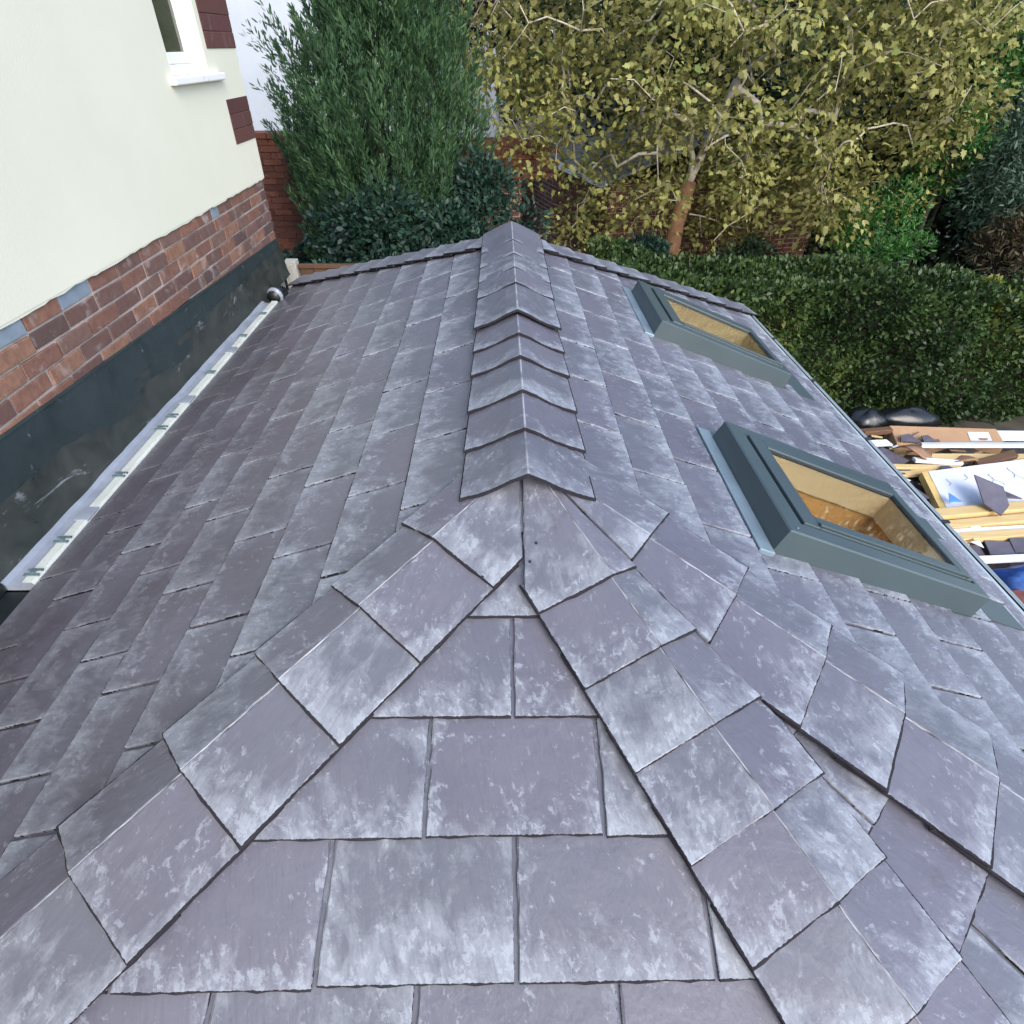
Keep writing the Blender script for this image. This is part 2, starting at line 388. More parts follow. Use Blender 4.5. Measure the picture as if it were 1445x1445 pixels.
def plate(mb, poly, to3, th, uvf, W, seed, jit=0.0022, inset=0.0028, drop=0.0022):
    """one riven-edged plate: convex outline (x,y) -> to3(x,y,h_offset); adds to mb"""
    if len(poly) < 3 or abs(area(poly)) < 6e-4: return False
    if area(poly) < 0: poly = poly[::-1]
    pts = resample(poly); n = len(pts)
    cx = sum(p[0] for p in pts)/n; cy = sum(p[1] for p in pts)/n
    rr = random.Random(seed); outer = []; inner = []
    for (x, y) in pts:
        dx, dy = cx-x, cy-y; L = math.hypot(dx, dy)
        j = rr.uniform(-jit, jit*0.6)
        outer.append((x-dx/L*j, y-dy/L*j))
        k = min(0.4*L, inset*(0.7+0.7*rr.random())*1.25); inner.append((x+dx/L*k, y+dy/L*k))
    b = len(mb.v)
    mb.v += [to3(x, y, -th) for x, y in outer]
    mb.v += [to3(x, y, -drop*(0.5+rr.random())) for x, y in outer]
    mb.v += [to3(x, y, 0.0) for x, y in inner]
    u2 = (W, (seed*0.6180339) % 1.0)
    uvo = [uvf(x, y) for x, y in outer]; uvi = [uvf(x, y) for x, y in inner]
    for i in range(n):
        k = (i+1) % n
        mb.face((b+i, b+k, b+n+k, b+n+i), (uvo[i], uvo[k], uvo[k], uvo[i]), u2)
        mb.face((b+n+i, b+n+k, b+2*n+k, b+2*n+i), (uvo[i], uvo[k], uvi[k], uvi[i]), u2)
    mb.face([b+2*n+i for i in range(n)], uvi, u2)
    return True
SEED = [100]
def nseed(): SEED[0] += 1; return SEED[0]

# ------------------------------------------------------------------ the ground
gm = MB(); gm.poly([(-120,-120,GZ),(120,-120,GZ),(120,160,GZ),(-120,160,GZ)])
tag(gm.build('ground', M['soil'], origin=(0,0,GZ)), 'bare dark garden ground around the buildings', None, None, 'structure')

# ------------------------------------------------------------------ the extension with its slate roof
EXT = empty('extension_building', (0, 0, GZ), 'single storey extension with purple grey slate hipped roof and two roof windows', 'extension')
SKY = [(-0.055, 0.505, 0.685, 1.375), (1.385, 1.965, 0.665, 1.370)]      # s0,s1,d0,d1 on the right slope

def rect_minus(rects, holes):
    for (a0, a1, b0, b1) in holes:
        o = []
        for (x0, x1, y0, y1) in rects:
            if a1 <= x0 or a0 >= x1 or b1 <= y0 or b0 >= y1: o.append((x0, x1, y0, y1)); continue
            if a0 > x0: o.append((x0, a0, y0, y1))
            if a1 < x1: o.append((a1, x1, y0, y1))
            m0, m1 = max(x0, a0), min(x1, a1)
            if b0 > y0: o.append((m0, m1, y0, b0))
            if b1 < y1: o.append((m0, m1, b1, y1))
        rects = o
    return rects
def inset_holes(k): return [(a+k, b-k, c+k, d-k) for a, b, c, d in SKY]

dL, dR = WL/cos(AL), WR/cos(AR)
dF = -ZE/sin(AF); dD = -ZE/sin(AD)
def half(slope, hv):          # hip direction in (along, down) coordinates of a slope
    return hv.dot(slope.a), hv.dot(slope.d)
def side_clip(poly, slope, hv, keep_point, off=0.0, origin=(0.0, 0.0)):
    a, d = half(slope, hv); nx, ny = -d, a; L = math.hypot(nx, ny); nx /= L; ny /= L
    if nx*(keep_point[0]-origin[0]) + ny*(keep_point[1]-origin[1]) > 0: nx, ny = -nx, -ny
    return clip(poly, nx, ny, off + nx*origin[0] + ny*origin[1])
def clipL(poly, off=0.0):
    poly = side_clip(poly, SL, hL, (1.0, 0.5), off)
    return side_clip(poly, SL, hBL, (1.0, 0.5), off, (YB, 0))
def clipR(poly, off=0.0):
    poly = side_clip(poly, SR, h2, (1.0, 0.5), off)
    return side_clip(poly, SR, hBR, (1.0, 0.5), off, (YB, 0))
def clipF(poly, off=0.0):
    poly = side_clip(poly, SF, hL, (0.0, 1.0), off)
    return side_clip(poly, SF, h1, (0.0, 1.0), off)
def clipD(poly, off=0.0):
    k = (h1+h2); kk = (k.dot(SD.a), k.dot(SD.d))
    poly = side_clip(poly, SD, h1, kk, off)
    return side_clip(poly, SD, h2, kk, off)

# deck (the roof itself)
dk = MB()
def deckpoly(slope, poly, h=-0.004, th=0.05):
    if len(poly) < 3: return
    if area(poly) < 0: poly = poly[::-1]
    top = [slope.p(x, y, h) for x, y in poly]; bot = [slope.p(x, y, h-th) for x, y in poly]
    b = len(dk.v); n = len(poly); dk.v += top + bot
    dk.face([b+i for i in range(n)]); dk.face([b+n+i for i in range(n)][::-1])
    for i in range(n): dk.face((b+i, b+n+i, b+n+(i+1) % n, b+(i+1) % n))
deckpoly(SL, clipL([(-3,0),(4.5,0),(4.5,dL-0.005),(-3,dL-0.005)]))
for r in rect_minus([(-3, 4.5, 0, dR-0.005)], [(a+.085, b-.085, c+.085, d-.032) for a, b, c, d in SKY]):
    deckpoly(SR, clipR([(r[0],r[2]),(r[1],r[2]),(r[1],r[3]),(r[0],r[3])]))
deckpoly(SF, clipF([(-3,0),(3,0),(3,dF),(-3,dF)]))
deckpoly(SD, clipD([(-3,0),(3,0),(3,dD),(-3,dD)]))
# hidden far hip slope
eL = Vector((-WL, YB+0.80*WL, -WL*tL)); eR = Vector((WR, YB+0.458*WR, -WR*tR)); tp = Vector((0, YB, 0))
dk.poly([tp+Vector((0,0,-0.004)), eR, eL])
ROOF = dk.build('slate_roof', M['deck'], EXT, origin=(0, 0, 0))

GAP = 0.0036
def slate(slope, polys_rect, k_tail, length, clipper, s0, s1, holes=None, raise_=0.0):
    """one roof tile: s0..s1 wide, tail at d=k_tail"""
    seed = nseed(); rr = random.Random(seed)
    hd0 = k_tail-length; head = max(hd0, 0.03)
    ts, tdn = rr.uniform(-0.004, 0.004), rr.uniform(-0.0012, 0.0022)
    sm = 0.5*(s0+s1); jt = rr.uniform(-0.002, 0.002)
    def to3(x, y, dh):
        f = (y-hd0)/length
        return slope.p(x, y, raise_+0.007+0.018*f + ts*(x-sm)*0.6 + tdn*f + dh)
    rects = [(s0+GAP, s1-GAP, head, k_tail+jt)]
    if holes: rects = rect_minus(rects, holes)
    mb = MB(); ok = False
    for r in rects:
        poly = clipper([(r[0],r[2]),(r[1],r[2]),(r[1],r[3]),(r[0],r[3])])
        ok |= plate(mb, poly, to3, 0.0065, lambda x, y: (x-s0, k_tail+jt-y), s1-s0, seed)
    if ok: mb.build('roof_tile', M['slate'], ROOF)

TW = 0.3065
# left slope courses: (tail d, joint offset)
Lc = [(0.150,0.10),(0.322,0.256),(0.498,0.086),(0.674,0.222),(0.848,0.05),(1.018,0.219),(1.170,0.045),(1.335,0.20),(1.50,0.06),(1.672,0.21)]
for i, (dt, of) in enumerate(Lc):
    for j in range(-7, 12):
        slate(SL, None, dt, 0.38, lambda p: clipL(p, -0.004), of+j*TW, of+(j+1)*TW)
Rc = [(0.145,0.15),(0.306,0.298),(0.475,0.132),(0.630,0.280),(0.800,0.178),(0.968,0.05),(1.135,0.22),(1.300,0.10),(1.465,0.25),(1.630,0.07),(1.690,0.20)]
for i, (dt, of) in enumerate(Rc):
    for j in range(-6, 11):
        slate(SR, None, dt, 0.37, lambda p: clipR(p, -0.004), of+j*TW, of+(j+1)*TW, holes=inset_holes(0.012))
x0 = -0.04
for k in range(-1, 8):
    dt = 0.398+0.197*k
    if dt < 0.1: continue
    of = x0 + (TW/2 if k % 2 == 0 else 0.0)
    if k in (0,): of = x0 + 0.17
    for j in range(-7, 7):
        slate(SF, None, min(dt, dF+0.02), 0.43, lambda p: clipF(p, -0.004), of+j*TW, of+(j+1)*TW)
for k in range(0, 9):
    dt = 0.42+0.187*k
    of = 0.09 + (TW/2 if k % 2 else 0.0)
    for j in range(-6, 6):
        slate(SD, None, min(dt, dD+0.02), 0.41, lambda p: clipD(p, -0.004), of+j*TW, of+(j+1)*TW)

# hip tiles: one bent plate with two wings
def hip_tile(hv, S1, w1, S2, w2, a0, a1, lift=0.0, clip1=None, clip2=None, name='hip_tile', org=Vector((0,0,0)), h0=0.030, h1_=0.043):
    seed = nseed(); rr = random.Random(seed); mb = MB()
    hv = hv.normalized(); nav = (S1.n+S2.n).normalized(); L = a1-a0
    tw_ = rr.uniform(-0.0015, 0.0015)
    for S, wd, cl in ((S1, w1, clip1), (S2, w2, clip2)):
        ac = S.n.cross(hv)
        if (ac.dot(S.d) < 0 if abs(hv.dot(S.d)) < 0.999 else False): ac = -ac
        # the wing goes away from the other slope
        oth = S2 if S is S1 else S1
        if ac.dot(oth.n) > 0: ac = -ac
        droop = rr.uniform(0.0, 0.003)
        def to3(x, y, dh, ac=ac, S=S, wd=wd, droop=droop):
            f = min(1.0, max(0.0, y/wd))
            H = lift + h0+(h1_-h0)*(x-a0)/L + tw_*f - droop*math.sin(pi*f)
            return org + hv*x + ac*y + (nav*(1-f)+S.n*f)*(H+dh)
        e1 = rr.uniform(-0.003, 0.003); e2 = rr.uniform(-0.003, 0.003)
        poly = [(a0,0.0),(a1+e1*0.3,0.0),(a1+e1,wd*0.5),(a1+e2,wd+rr.uniform(-0.002,0.002)),(a0,wd)]
        if cl: poly = cl(poly)
        # crease stays sharp: no inset there
        plate(mb, poly, to3, 0.007, lambda x, y: (1.0+y, a1-x), 1.0+wd, seed + (0 if S is S1 else 50000))
    return mb.build(name, M['slate'], ROOF)

HL_A = [0.305, 0.515, 0.715, 0.925, 1.130, 1.335, 1.54, 1.745, 1.95, 2.15]
H1_A = [0.360, 0.533, 0.699, 0.858, 1.008, 1.165, 1.32, 1.475, 1.63, 1.79, 1.95]
H2_A = [0.338, 0.558, 0.772, 0.946, 1.140, 1.33, 1.52, 1.71, 1.90, 2.03]
ang = math.acos(max(-1, min(1, h1.dot(h2))))
mt = tan(0.40*ang); mt2 = tan(0.60*ang)
def xclip(poly, hv, S, oth, xlim, sgn):
    ac = S.n.cross(hv)
    if ac.dot(oth.n) > 0: ac = -ac
    return clip(poly, sgn*hv.x, sgn*ac.x, sgn*xlim)
for i, a in enumerate(HL_A[:9]):
    first = (i == 0)
    hip_tile(hL, SL, 0.115, SF, 0.170, -0.02 if first else a-0.29, a, 0.0, None, (lambda p: xclip(p, hL, SF, SL, -0.014, 1)) if first else None)
for i, a in enumerate(H1_A[:10]):
    hip_tile(h1, SF, 0.174, SD, 0.130, -0.02 if i == 0 else a-0.25, a, 0.004, (lambda p: xclip(p, h1, SF, SD, -0.013, -1)) if i < 1 else None, lambda p: clip(p, -mt, 1.0, 0.001))
for i, a in enumerate(H2_A[:9]):
    hip_tile(h2, SD, 0.182, SR, 0.130, -0.02 if i == 0 else a-0.29, a, 0.005, lambda p: clip(p, -mt2, 1.0, 0.001), None)
# far hips
for k in range(13):
    a1_ = 0.20+0.165*k; 
    for hv, S in ((hBL, SL), (hBR, SR)):
        lim = WL*hBL.length if S is SL else WR*hBR.length
        if a1_ > lim+0.05: continue
        SB = Slope((1, 0, 0), (0, cos(radians(24)), -sin(radians(24))))
        hip_tile(hv, S, 0.15, SB, 0.12, a1_-0.22, a1_, 0.0, None, None, 'hip_tile', Vector((0, YB, 0)), 0.036, 0.048)

# ridge tiles, lapped towards the near end; gently curled wings
RT = [(-0.118,0.30,0.0),(0.086,0.30,0.0),(0.292,0.29,0.0),(0.522,0.28,0.0),(0.706,0.24,0.0),(0.895,0.40,0.010),(1.228,0.26,0.006),(1.433,0.27,0.006),(1.645,0.30,0.006),(1.886,0.40,0.006)]
for (yt, ln, lift) in RT:
    seed = nseed(); rr = random.Random(seed); mb = MB()
    ye = min(yt+ln, 2.285); nu, nv = 7, 6; W_ = 0.150
    u2 = (1.0+W_, (seed*0.618) % 1.0)
    jag = [rr.uniform(-0.0022, 0.0022) for _ in range(2*nu+1)]
    grid = []
    for iv in range(nv+1):
        f = iv/nv; row = []
        for iu in range(-nu, nu+1):
            c = W_*abs(iu)/nu; S = SL if iu < 0 else SR
            curl = 0.007*math.sin(pi*min(1, c/W_*1.05))*(1-f)
            y = yt+(ye-yt)*f + (jag[iu+nu] if iv == 0 else 0)
            H = lift + ((0.056*(1-f)+0.040*f) if yt < 0.9 else (0.0535*(1-f)+0.049*f)) - 0.010*(c/W_) - curl
            if iu == 0: p = Vector((0, y, H*1.02))
            else: p = Vector((0, y, 0)) + S.d*c + S.n*H
            row.append((p, (1.0+c, max(0.0, y-yt))))
        grid.append(row)
    b = len(mb.v); nr = 2*nu+1
    for row in grid: mb.v += [q[0] for q in row]
    for row in grid: mb.v += [q[0]-Vector((0, 0, 0.0085)) for q in row]
    off = (nv+1)*nr
    for iv in range(nv):
        for iu in range(nr-1):
            i = iv*nr+iu; q = (i, i+1, i+nr+1, i+nr); uvq = tuple(grid[a//nr][a % nr][1] for a in q)
            mb.face(q, uvq, u2); mb.face([off+a for a in q][::-1], uvq[::-1], u2)
    for iu in range(nr-1):
        for r0, flip in ((0, 0), (nv*nr, 1)):
            q = (r0+iu, off+r0+iu, off+r0+iu+1, r0+iu+1); uvq = tuple(grid[(a % off)//nr][(a % off) % nr][1] for a in q)
            mb.face(q if not flip else q[::-1], uvq, u2)
    for iv in range(nv):
        for cidx, flip in ((0, 1), (nr-1, 0)):
            i = iv*nr+cidx; q = (i, off+i, off+i+nr, i+nr); uvq = tuple(grid[(a % off)//nr][(a % off) % nr][1] for a in q)
            mb.face(q if not flip else q[::-1], uvq, u2)
    mb.build('ridge_tile', M['slate'], ROOF)

# loose fixing screws on the first hip tiles
for (x, d) in ((0.015, 0.235), (-0.10, 0.315), (0.0, 0.28)):
    mb = MB(); c = SF.p(x, d, 0.040); mb.tube([c, c+SF.n*0.004], [0.0035, 0.003], 8)
    mb.build('nail_head', M['black'], ROOF)

# ------------------------------------------------------------------ roof windows
def ring(mb, S, o, i, h0, h1):          # rectangular ring between outer and inner rect
    (a0, a1, b0, b1), (c0, c1, e0, e1) = o, i
    for r in ((a0, a1, b0, e0), (a0, a1, e1, b1), (a0, c0, e0, e1), (c1, a1, e0, e1)):
        mb.hexa([S.p(r[0],r[2],h0),S.p(r[1],r[2],h0),S.p(r[1],r[3],h0),S.p(r[0],r[3],h0),S.p(r[0],r[2],h1),S.p(r[1],r[2],h1),S.p(r[1],r[3],h1),S.p(r[0],r[3],h1)])
def sbox(mb, S, s0, s1, d0, d1, h0, h1):
    mb.hexa([S.p(s0,d0,h0),S.p(s1,d0,h0),S.p(s1,d1,h0),S.p(s0,d1,h0),S.p(s0,d0,h1),S.p(s1,d0,h1),S.p(s1,d1,h1),S.p(s0,d1,h1)])
def shr(r, a, b, c, d): return (r[0]+a, r[1]-b, r[2]+c, r[3]-d)
for (wi, R0) in enumerate(SKY):
    far = wi == 1
    r1 = shr(R0, 0.050, 0.045, 0.055, 0.018); r2 = shr(r1, 0.008, 0.006, 0.016, 0.005); r3 = shr(r2, 0.055, 0.045, 0.055, 0.022)
    mb = MB()
    # kerb with slightly splayed outer sides
    o = R0; ob = shr(R0, -0.006, -0.006, -0.006, -0.006)
    P = lambda r, h: [SR.p(r[0],r[2],h), SR.p(r[1],r[2],h), SR.p(r[1],r[3],h), SR.p(r[0],r[3],h)]
    rings = [P(ob, -0.01), P(o, 0.094), P(shr(o,.004,.004,.004,.004), 0.098), P(r1, 0.098), P(r1, 0.06)]
    for A, B in zip(rings[:-1], rings[1:]):
        for i in range(4): mb.poly([A[i], A[(i+1) % 4], B[(i+1) % 4], B[i]])
    fr = mb.build('roof_window', M['frame'], EXT)
    fr['label'] = 'small grey roof window nearer the far end of the roof' if far else 'large grey roof window nearest the camera with pine lining inside'
    mb = MB(); ring(mb, SR, r1, r2, 0.04, 0.066); mb.build('rubber_seal', M['gap'], fr)
    mb = MB(); ring(mb, SR, r2, r3, 0.050, 0.101); mb.build('sash', M['frame'], fr, bevel=0.003)
    mb = MB(); ring(mb, SR, shr(r3,-.001,-.001,-.001,-.001), shr(r3,.006,.006,.006,.006), 0.086, 0.0945); mb.build('glazing_bead', M['gap'], fr)
    mb = MB(); sbox(mb, SR, r3[0]+.005, r3[1]-.005, r3[2]+.005, r3[3]-.005, 0.088, 0.094); mb.build('pane', M['glass'], fr)
    # pine lined reveal
    li = shr(r3, 0.006, 0.006, 0.006, 0.006); lo = shr(li, -0.005, -0.005, -0.005, -0.005)
    for (a, b, c, d) in ((lo[0], lo[1], lo[2], li[2]), (lo[0], lo[1], li[3], lo[3]), (lo[0], li[0], li[2], li[3]), (li[1], lo[1], li[2], li[3])):
        mb = MB(); sbox(mb, SR, a, b, c, d, 0.0, 0.085); mb.build('lining_board', M['pine'], fr)
    lj = shr(li, -0.012, -0.012, -0.012, -0.012)
    for (a, b, c, d) in ((lj[0]-.03, lj[1]+.03, lj[2]-.03, lj[2]), (lj[0]-.03, lj[1]+.03, lj[3], lj[3]+.03), (lj[0]-.03, lj[0], lj[2], lj[3]), (lj[1], lj[1]+.03, lj[2], lj[3])):
        mb = MB(); sbox(mb, SR, a, b, c, d, -0.62, -0.001); mb.build('lower_lining_board', M['pine2'], fr)
    # metal flashing at the head and a flat apron below
    mb = MB(); sbox(mb, SR, R0[0]-.02, R0[1]+.04, R0[2]-.052, R0[2]-.004, 0.014, 0.031)
    mb.build('head_flashing', M['frame_lt'], fr, bevel=0.003)
    mb = MB(); sbox(mb, SR, R0[0]+.012, R0[1]-.01, R0[3]+.004, min(R0[3]+.25, dR+.005), 0.0215, 0.0235); mb.build('apron_flashing', M['frame'], fr)
    # cladding strips along the near and lower sides of the sash
    mb = MB(); sbox(mb, SR, r2[0]+.004, r2[0]+.018, r2[2]+.05, r2[3]-.01, 0.1015, 0.109); mb.build('cladding_strip', M['frame'], fr, bevel=0.002)
    mb = MB(); c = SR.p(r1[0]-.03, r1[2]-.025, 0.0985); mb.tube([c, c+SR.n*.002], [.003, .003], 8); mb.build('screw', M['frame_lt'], fr)

# ------------------------------------------------------------------ eaves gutter on the right
mb = MB(); prof = [(1.562,-0.598),(1.586,-0.600),(1.590,-0.606),(1.592,-0.66),(1.606,-0.66),(1.608,-0.612),(1.616,-0.606),(1.624,-0.612),(1.620,-0.67),(1.584,-0.67),(1.582,-0.612),(1.560,-0.608)]
y0_, y1_ = -1.16, 2.80
b = len(mb.v); n = len(prof)
mb.v += [Vector((x, y0_, z)) for x, z in prof] + [Vector((x, y1_, z)) for x, z in prof]
for i in range(n): mb.face((b+i, b+(i+1) % n, b+n+(i+1) % n, b+n+i), mi=0 if i in (0, 1, 5, 6, 11) else 1)
GUT = mb.build('eaves_gutter', [M['eave'], M['black']], EXT)
for y in (-0.7, -0.1, 0.52, 1.12, 1.72, 2.3):
    mb = MB(); mb.box(1.590, 1.626, y-.008, y+.008, -0.609, -0.603); mb.build('gutter_bracket', M['black'], GUT)

# walls under the eaves
def wallbox(name, x0, x1, y0, y1, z0, z1, m):
    mb = MB(); mb.box(x0, x1, y0, y1, z0, z1); return mb.build(name, m, EXT)
wallbox('wall', 1.38, 1.50, -1.0, 2.55, GZ, -0.66, M['gbrick'])
wallbox('wall', -1.40, 0.85, -1.62, -1.50, GZ, -0.66, M['gbrick'])
wallbox('wall', -1.52, -1.40, -1.62, 3.0, GZ, -0.72, M['gbrick'])
wallbox('wall', -1.40, 1.38, 2.43, 2.55, GZ, -0.70, M['gbrick'])
mb = MB(); mb.bar((0.85,-1.56,-1.63), (1.44,-1.0,-1.63), 0.12, 1.94); mb.build('wall', M['gbrick'], EXT)
mb = MB(); mb.box(-1.40, 1.38, -1.5, 2.43, GZ+.01, GZ+.06); mb.build('room_floor', M['pine2'], EXT)

# ------------------------------------------------------------------ valley gutter and upstand against the house
XW = -1.715
mb = MB(); prof = [(-1.672,-0.566),(-1.655,-0.578),(-1.618,-0.585),(-1.612,-0.572),(-1.604,-0.566),(-1.574,-0.566),(-1.567,-0.574),(-1.565,-0.60),(-1.672,-0.60)]
ys = [0.19+0.02*i for i in range(int((2.88-0.19)/0.02)+1)]
b = len(mb.v); n = len(prof)
for y in ys:
    wob = 0.0012*math.sin(y*7)+0.0008*math.sin(y*23+1)
    mb.v += [Vector((x+(wob if i < 3 else wob*0.4), y, z+wob*0.5)) for i, (x, z) in enumerate(prof)]
for k in range(len(ys)-1):
    for i in range(n): mb.face((b+k*n+i, b+k*n+(i+1) % n, b+(k+1)*n+(i+1) % n, b+(k+1)*n+i), mi=1 if i in (3, 4, 5, 6) else 0)
mb.face([b+i for i in range(n)]); mb.face([b+(len(ys)-1)*n+i for i in range(n)][::-1])
VG = mb.build('valley_gutter', [M['gutterwhite'], M['guttercream']], EXT)
VG['label'] = 'pale gutter strip in the valley along the dark flashing'
for y in (0.235, 0.40, 0.80, 1.17, 1.28, 1.75, 2.25, 2.62):
    mb = MB(); mb.box(-1.616, -1.568, y-.016, y-.006, -0.5655, -0.560); mb.box(-1.616, -1.568, y+.008, y+.016, -0.5655, -0.560); mb.box(-1.600, -1.586, y-.006, y+.008, -0.5655, -0.557)
    mb.build('gutter_clip', M['clip'], VG)
for y in (0.55, 1.45, 2.05):
    mb = MB(); mb.box(-1.617, -1.566, y-.04, y+.04, -0.5725, -0.5637); mb.build('gutter_joint', M['gutterwhite'], VG, bevel=0.003)
mb = MB(); mb.box(-1.70, -1.555, -0.02, 0.185, -0.66, -0.60); mb.box(-1.70, -1.66, -0.02, 0.185, -0.60, -0.56); mb.build('gutter_outlet', M['black'], VG, bevel=0.006)
mb = MB(); mb.box(-1.69, -1.566, -0.75, -0.022, -0.65, -0.585); mb.build('gutter_stop', M['guttercream'], VG, bevel=0.004)
mb = MB(); mb.tube([(-1.60,2.89,-0.555),(-1.585,2.95,-0.545),(-1.58,3.02,-0.56)], [.045,.05,.045], 12); mb.build('pipe_connector', M['black'], VG, smooth=True)
mb = MB(); mb.tube([(-1.59,2.90,-0.545),(-1.587,2.915,-0.543)], [.056,.056], 14); mb.build('pipe_collar', M['gutterwhite'], VG, smooth=True)

def sheet(name, fn, nu, nv, m, parent, smooth=True):
    mb = MB()
    for j in range(nv+1):
        for i in range(nu+1): mb.v.append(Vector(fn(i/nu, j/nv)))
    for j in range(nv):
        for i in range(nu):
            a = j*(nu+1)+i; mb.face((a, a+1, a+nu+2, a+nu+1))
    return mb.build(name, m, parent, smooth=smooth)
import mathutils.noise as mn
def topz(y): return -0.225 - 0.035*(y-0.5)
def memb(u, v):
    y = -2.0 + u*5.52; z = -0.585 + v*0.20
    x = -1.664 - 0.030*v**0.6 - 0.010*abs(mn.noise(Vector((y*3.1, z*9, 1))))*min(1, 4*v)*(1-v*0.5)
    return (x, y, z + 0.012*mn.noise(Vector((y*4, 3, 2)))*v)
sheet('membrane_upstand', memb, 150, 10, M['membrane'], EXT)
def flash(u, v):
    y = -2.0 + u*5.52; zt = topz(y); zb = -0.47 + 0.012*mn.noise(Vector((y*2.0, 5, 1)))
    z = zt + (zb-zt)*v
    x = XW + 0.006 + 0.022*v + 0.006*mn.noise(Vector((y*1.8, z*6, 4)))*v
    return (x, y, z)
sheet('lead_flashing', flash, 160, 10, M['lead'], EXT)
mb = MB()
for i in range(40):
    ya, yb = -2.0+i*0.138, -2.0+(i+1)*0.138
    mb.hexa([(XW-.01,ya,topz(ya)-.004),(XW+.010,ya,topz(ya)-.004),(XW+.010,yb,topz(yb)-.004),(XW-.01,yb,topz(yb)-.004),(XW-.01,ya,topz(ya)+.004),(XW+.008,ya,topz(ya)+.004),(XW+.008,yb,topz(yb)+.004),(XW-.01,yb,topz(yb)+.004)])
mb.build('flashing_bead', M['lead'], EXT)

# ------------------------------------------------------------------ the house on the left
HY = 3.53; ZR = 0.066
HOUSE = empty('house', (-4, 0, GZ), 'tall house with cream rendered wall above a band of red bricks', 'house')
mb = MB(); mb.box(-7, XW-.006, -5, HY-.008, GZ, ZR+.005); mb.build('mortar_wall', M['mortar'], HOUSE)
# rendered wall with a window opening
WY0, WY1, WZ0, WZ1 = 2.535, 3.01, 0.668, 1.95
mb = MB(); XR = XW+0.012
ysr = [-5+0.05*i for i in range(int((HY+5)/0.05)+1)]
for (ya, yb, za, zb) in ((-5, WY0, ZR, 3.6), (WY1, HY, ZR, 3.6), (WY0, WY1, ZR, WZ0), (WY0, WY1, WZ1, 3.6)):
    mb.box(-7, XR, ya, yb, za, zb)
RW = mb.build('rendered_wall', M['render'], HOUSE)
# ragged bottom edge of the render
mb = MB(); rr = random.Random(3); pr = None
ye = -1.0
while ye < HY-.02:
    z = ZR - rr.uniform(0.002, 0.012); nx = min(HY, ye+rr.uniform(0.03, 0.09))
    if pr is None: pr = z
    mb.hexa([(XR-.01,ye,pr),(XR-.002,ye,pr),(XR-.002,nx,z),(XR-.01,nx,z),(XR-.01,ye,ZR+.004),(XR-.002,ye,ZR+.004),(XR-.002,nx,ZR+.004),(XR-.01,nx,ZR+.004)]); pr = z; ye = nx
mb.build('render_drip_edge', M['render'], HOUSE)
# bricks
BH, BL, JT = 0.068, 0.214, 0.010
for c in range(7):
    z1 = ZR - 0.006 - c*BH; z0 = z1 - BH + JT
    y = HY; k = 0; rr = random.Random(50+c)
    hd = c % 2
    while y > -0.55:
        L = (BL/2 if (hd and k == 0) else BL)
        if c == 0 and 0.2 < y < 2.9 and rr.random() < 0.35: L = BL/2
        a = y - L + JT*0.5; bb = y - (JT*0.5 if k else 0.0)
        ym = 0.5*(a+bb)
        if z1 > topz(ym)-0.02:
            mb = MB(); dx = rr.uniform(-0.003, 0.003); t_ = rr.uniform(-0.002, 0.002)
            mb.hexa([(XW-.06,a,z0),(XW+dx,a,z0+t_),(XW+dx+t_,bb,z0-t_),(XW-.06,bb,z0),(XW-.06,a,z1),(XW+dx,a,z1+t_),(XW+dx+t_,bb,z1-t_),(XW-.06,bb,z1)])
            painted = c == 0 and (0.55 < ym < 1.25 or 2.55 < ym < 2.75 or 0.2 < ym < .4)
            mb.build('brick', M['bluegrey'] if painted and rr.random() < .75 else M['brick'], HOUSE, bevel=0.003)
        y -= L; k += 1
# quoins of dark brick let into the render
for (za, zb, ya) in ((0.300, 0.535, 3.165), (0.775, 1.010, 3.065), (1.25, 1.485, 3.165)):
    mb = MB(); mb.box(XW-.05, XR+.0015, ya+.002, HY+.001, za+.002, zb-.002); mb.build('quoin_bed', M['quoin'], HOUSE)
    for c in range(3):
        h = (zb-za)/3
        cuts = [ya, HY+.004] if c % 2 == 0 else [ya+.004, ya+0.21, HY+.004]
        for a, bb in zip(cuts[:-1], cuts[1:]):
            mb = MB(); mb.box(XW-.06, XR+.005+R.uniform(-.0015,.0015), a+.0015, bb-.0015, za+c*h+.0025, za+(c+1)*h-.0015); mb.build('quoin_brick', M['quoin'], HOUSE, bevel=0.003)
# window
mb = MB(); XF = XR-0.045
for (a, b_, c, d) in ((WY0, WY0+.055, WZ0, WZ1), (WY1-.085, WY1, WZ0, WZ1), (WY0+.055, WY1-.085, WZ0, WZ0+.045), (WY0+.055, WY1-.085, WZ1-.06, WZ1)):
    mb.box(XF-.06, XF+.02, a, b_, c, d)
WIN = mb.build('window', M['upvc'], HOUSE, bevel=0.004)
mb = MB()
sy0, sy1, sz0, sz1 = WY0+.056, WY1-.086, WZ0+.046, WZ1-.061
for (a, b_, c, d) in ((sy0, sy0+.03, sz0, sz1), (sy1-.05, sy1, sz0, sz1), (sy0+.03, sy1-.05, sz0, sz0+.05), (sy0+.03, sy1-.05, sz1-.05, sz1)):
    mb.box(XF-.05, XF+.010, a, b_, c, d)
mb.build('sash', M['upvc'], WIN, bevel=0.004)
mb = MB(); mb.box(XF-.03, XF-.006, sy0+.03, sy1-.05, sz0+.05, sz1-.05); mb.build('pane', M['darkglass'], WIN)
mb = MB(); mb.box(XF-.05, XR+.035, WY0-.055, WY1+.15, WZ0-.036, WZ0-.001); mb.build('sill', M['upvc'], WIN, bevel=0.006)
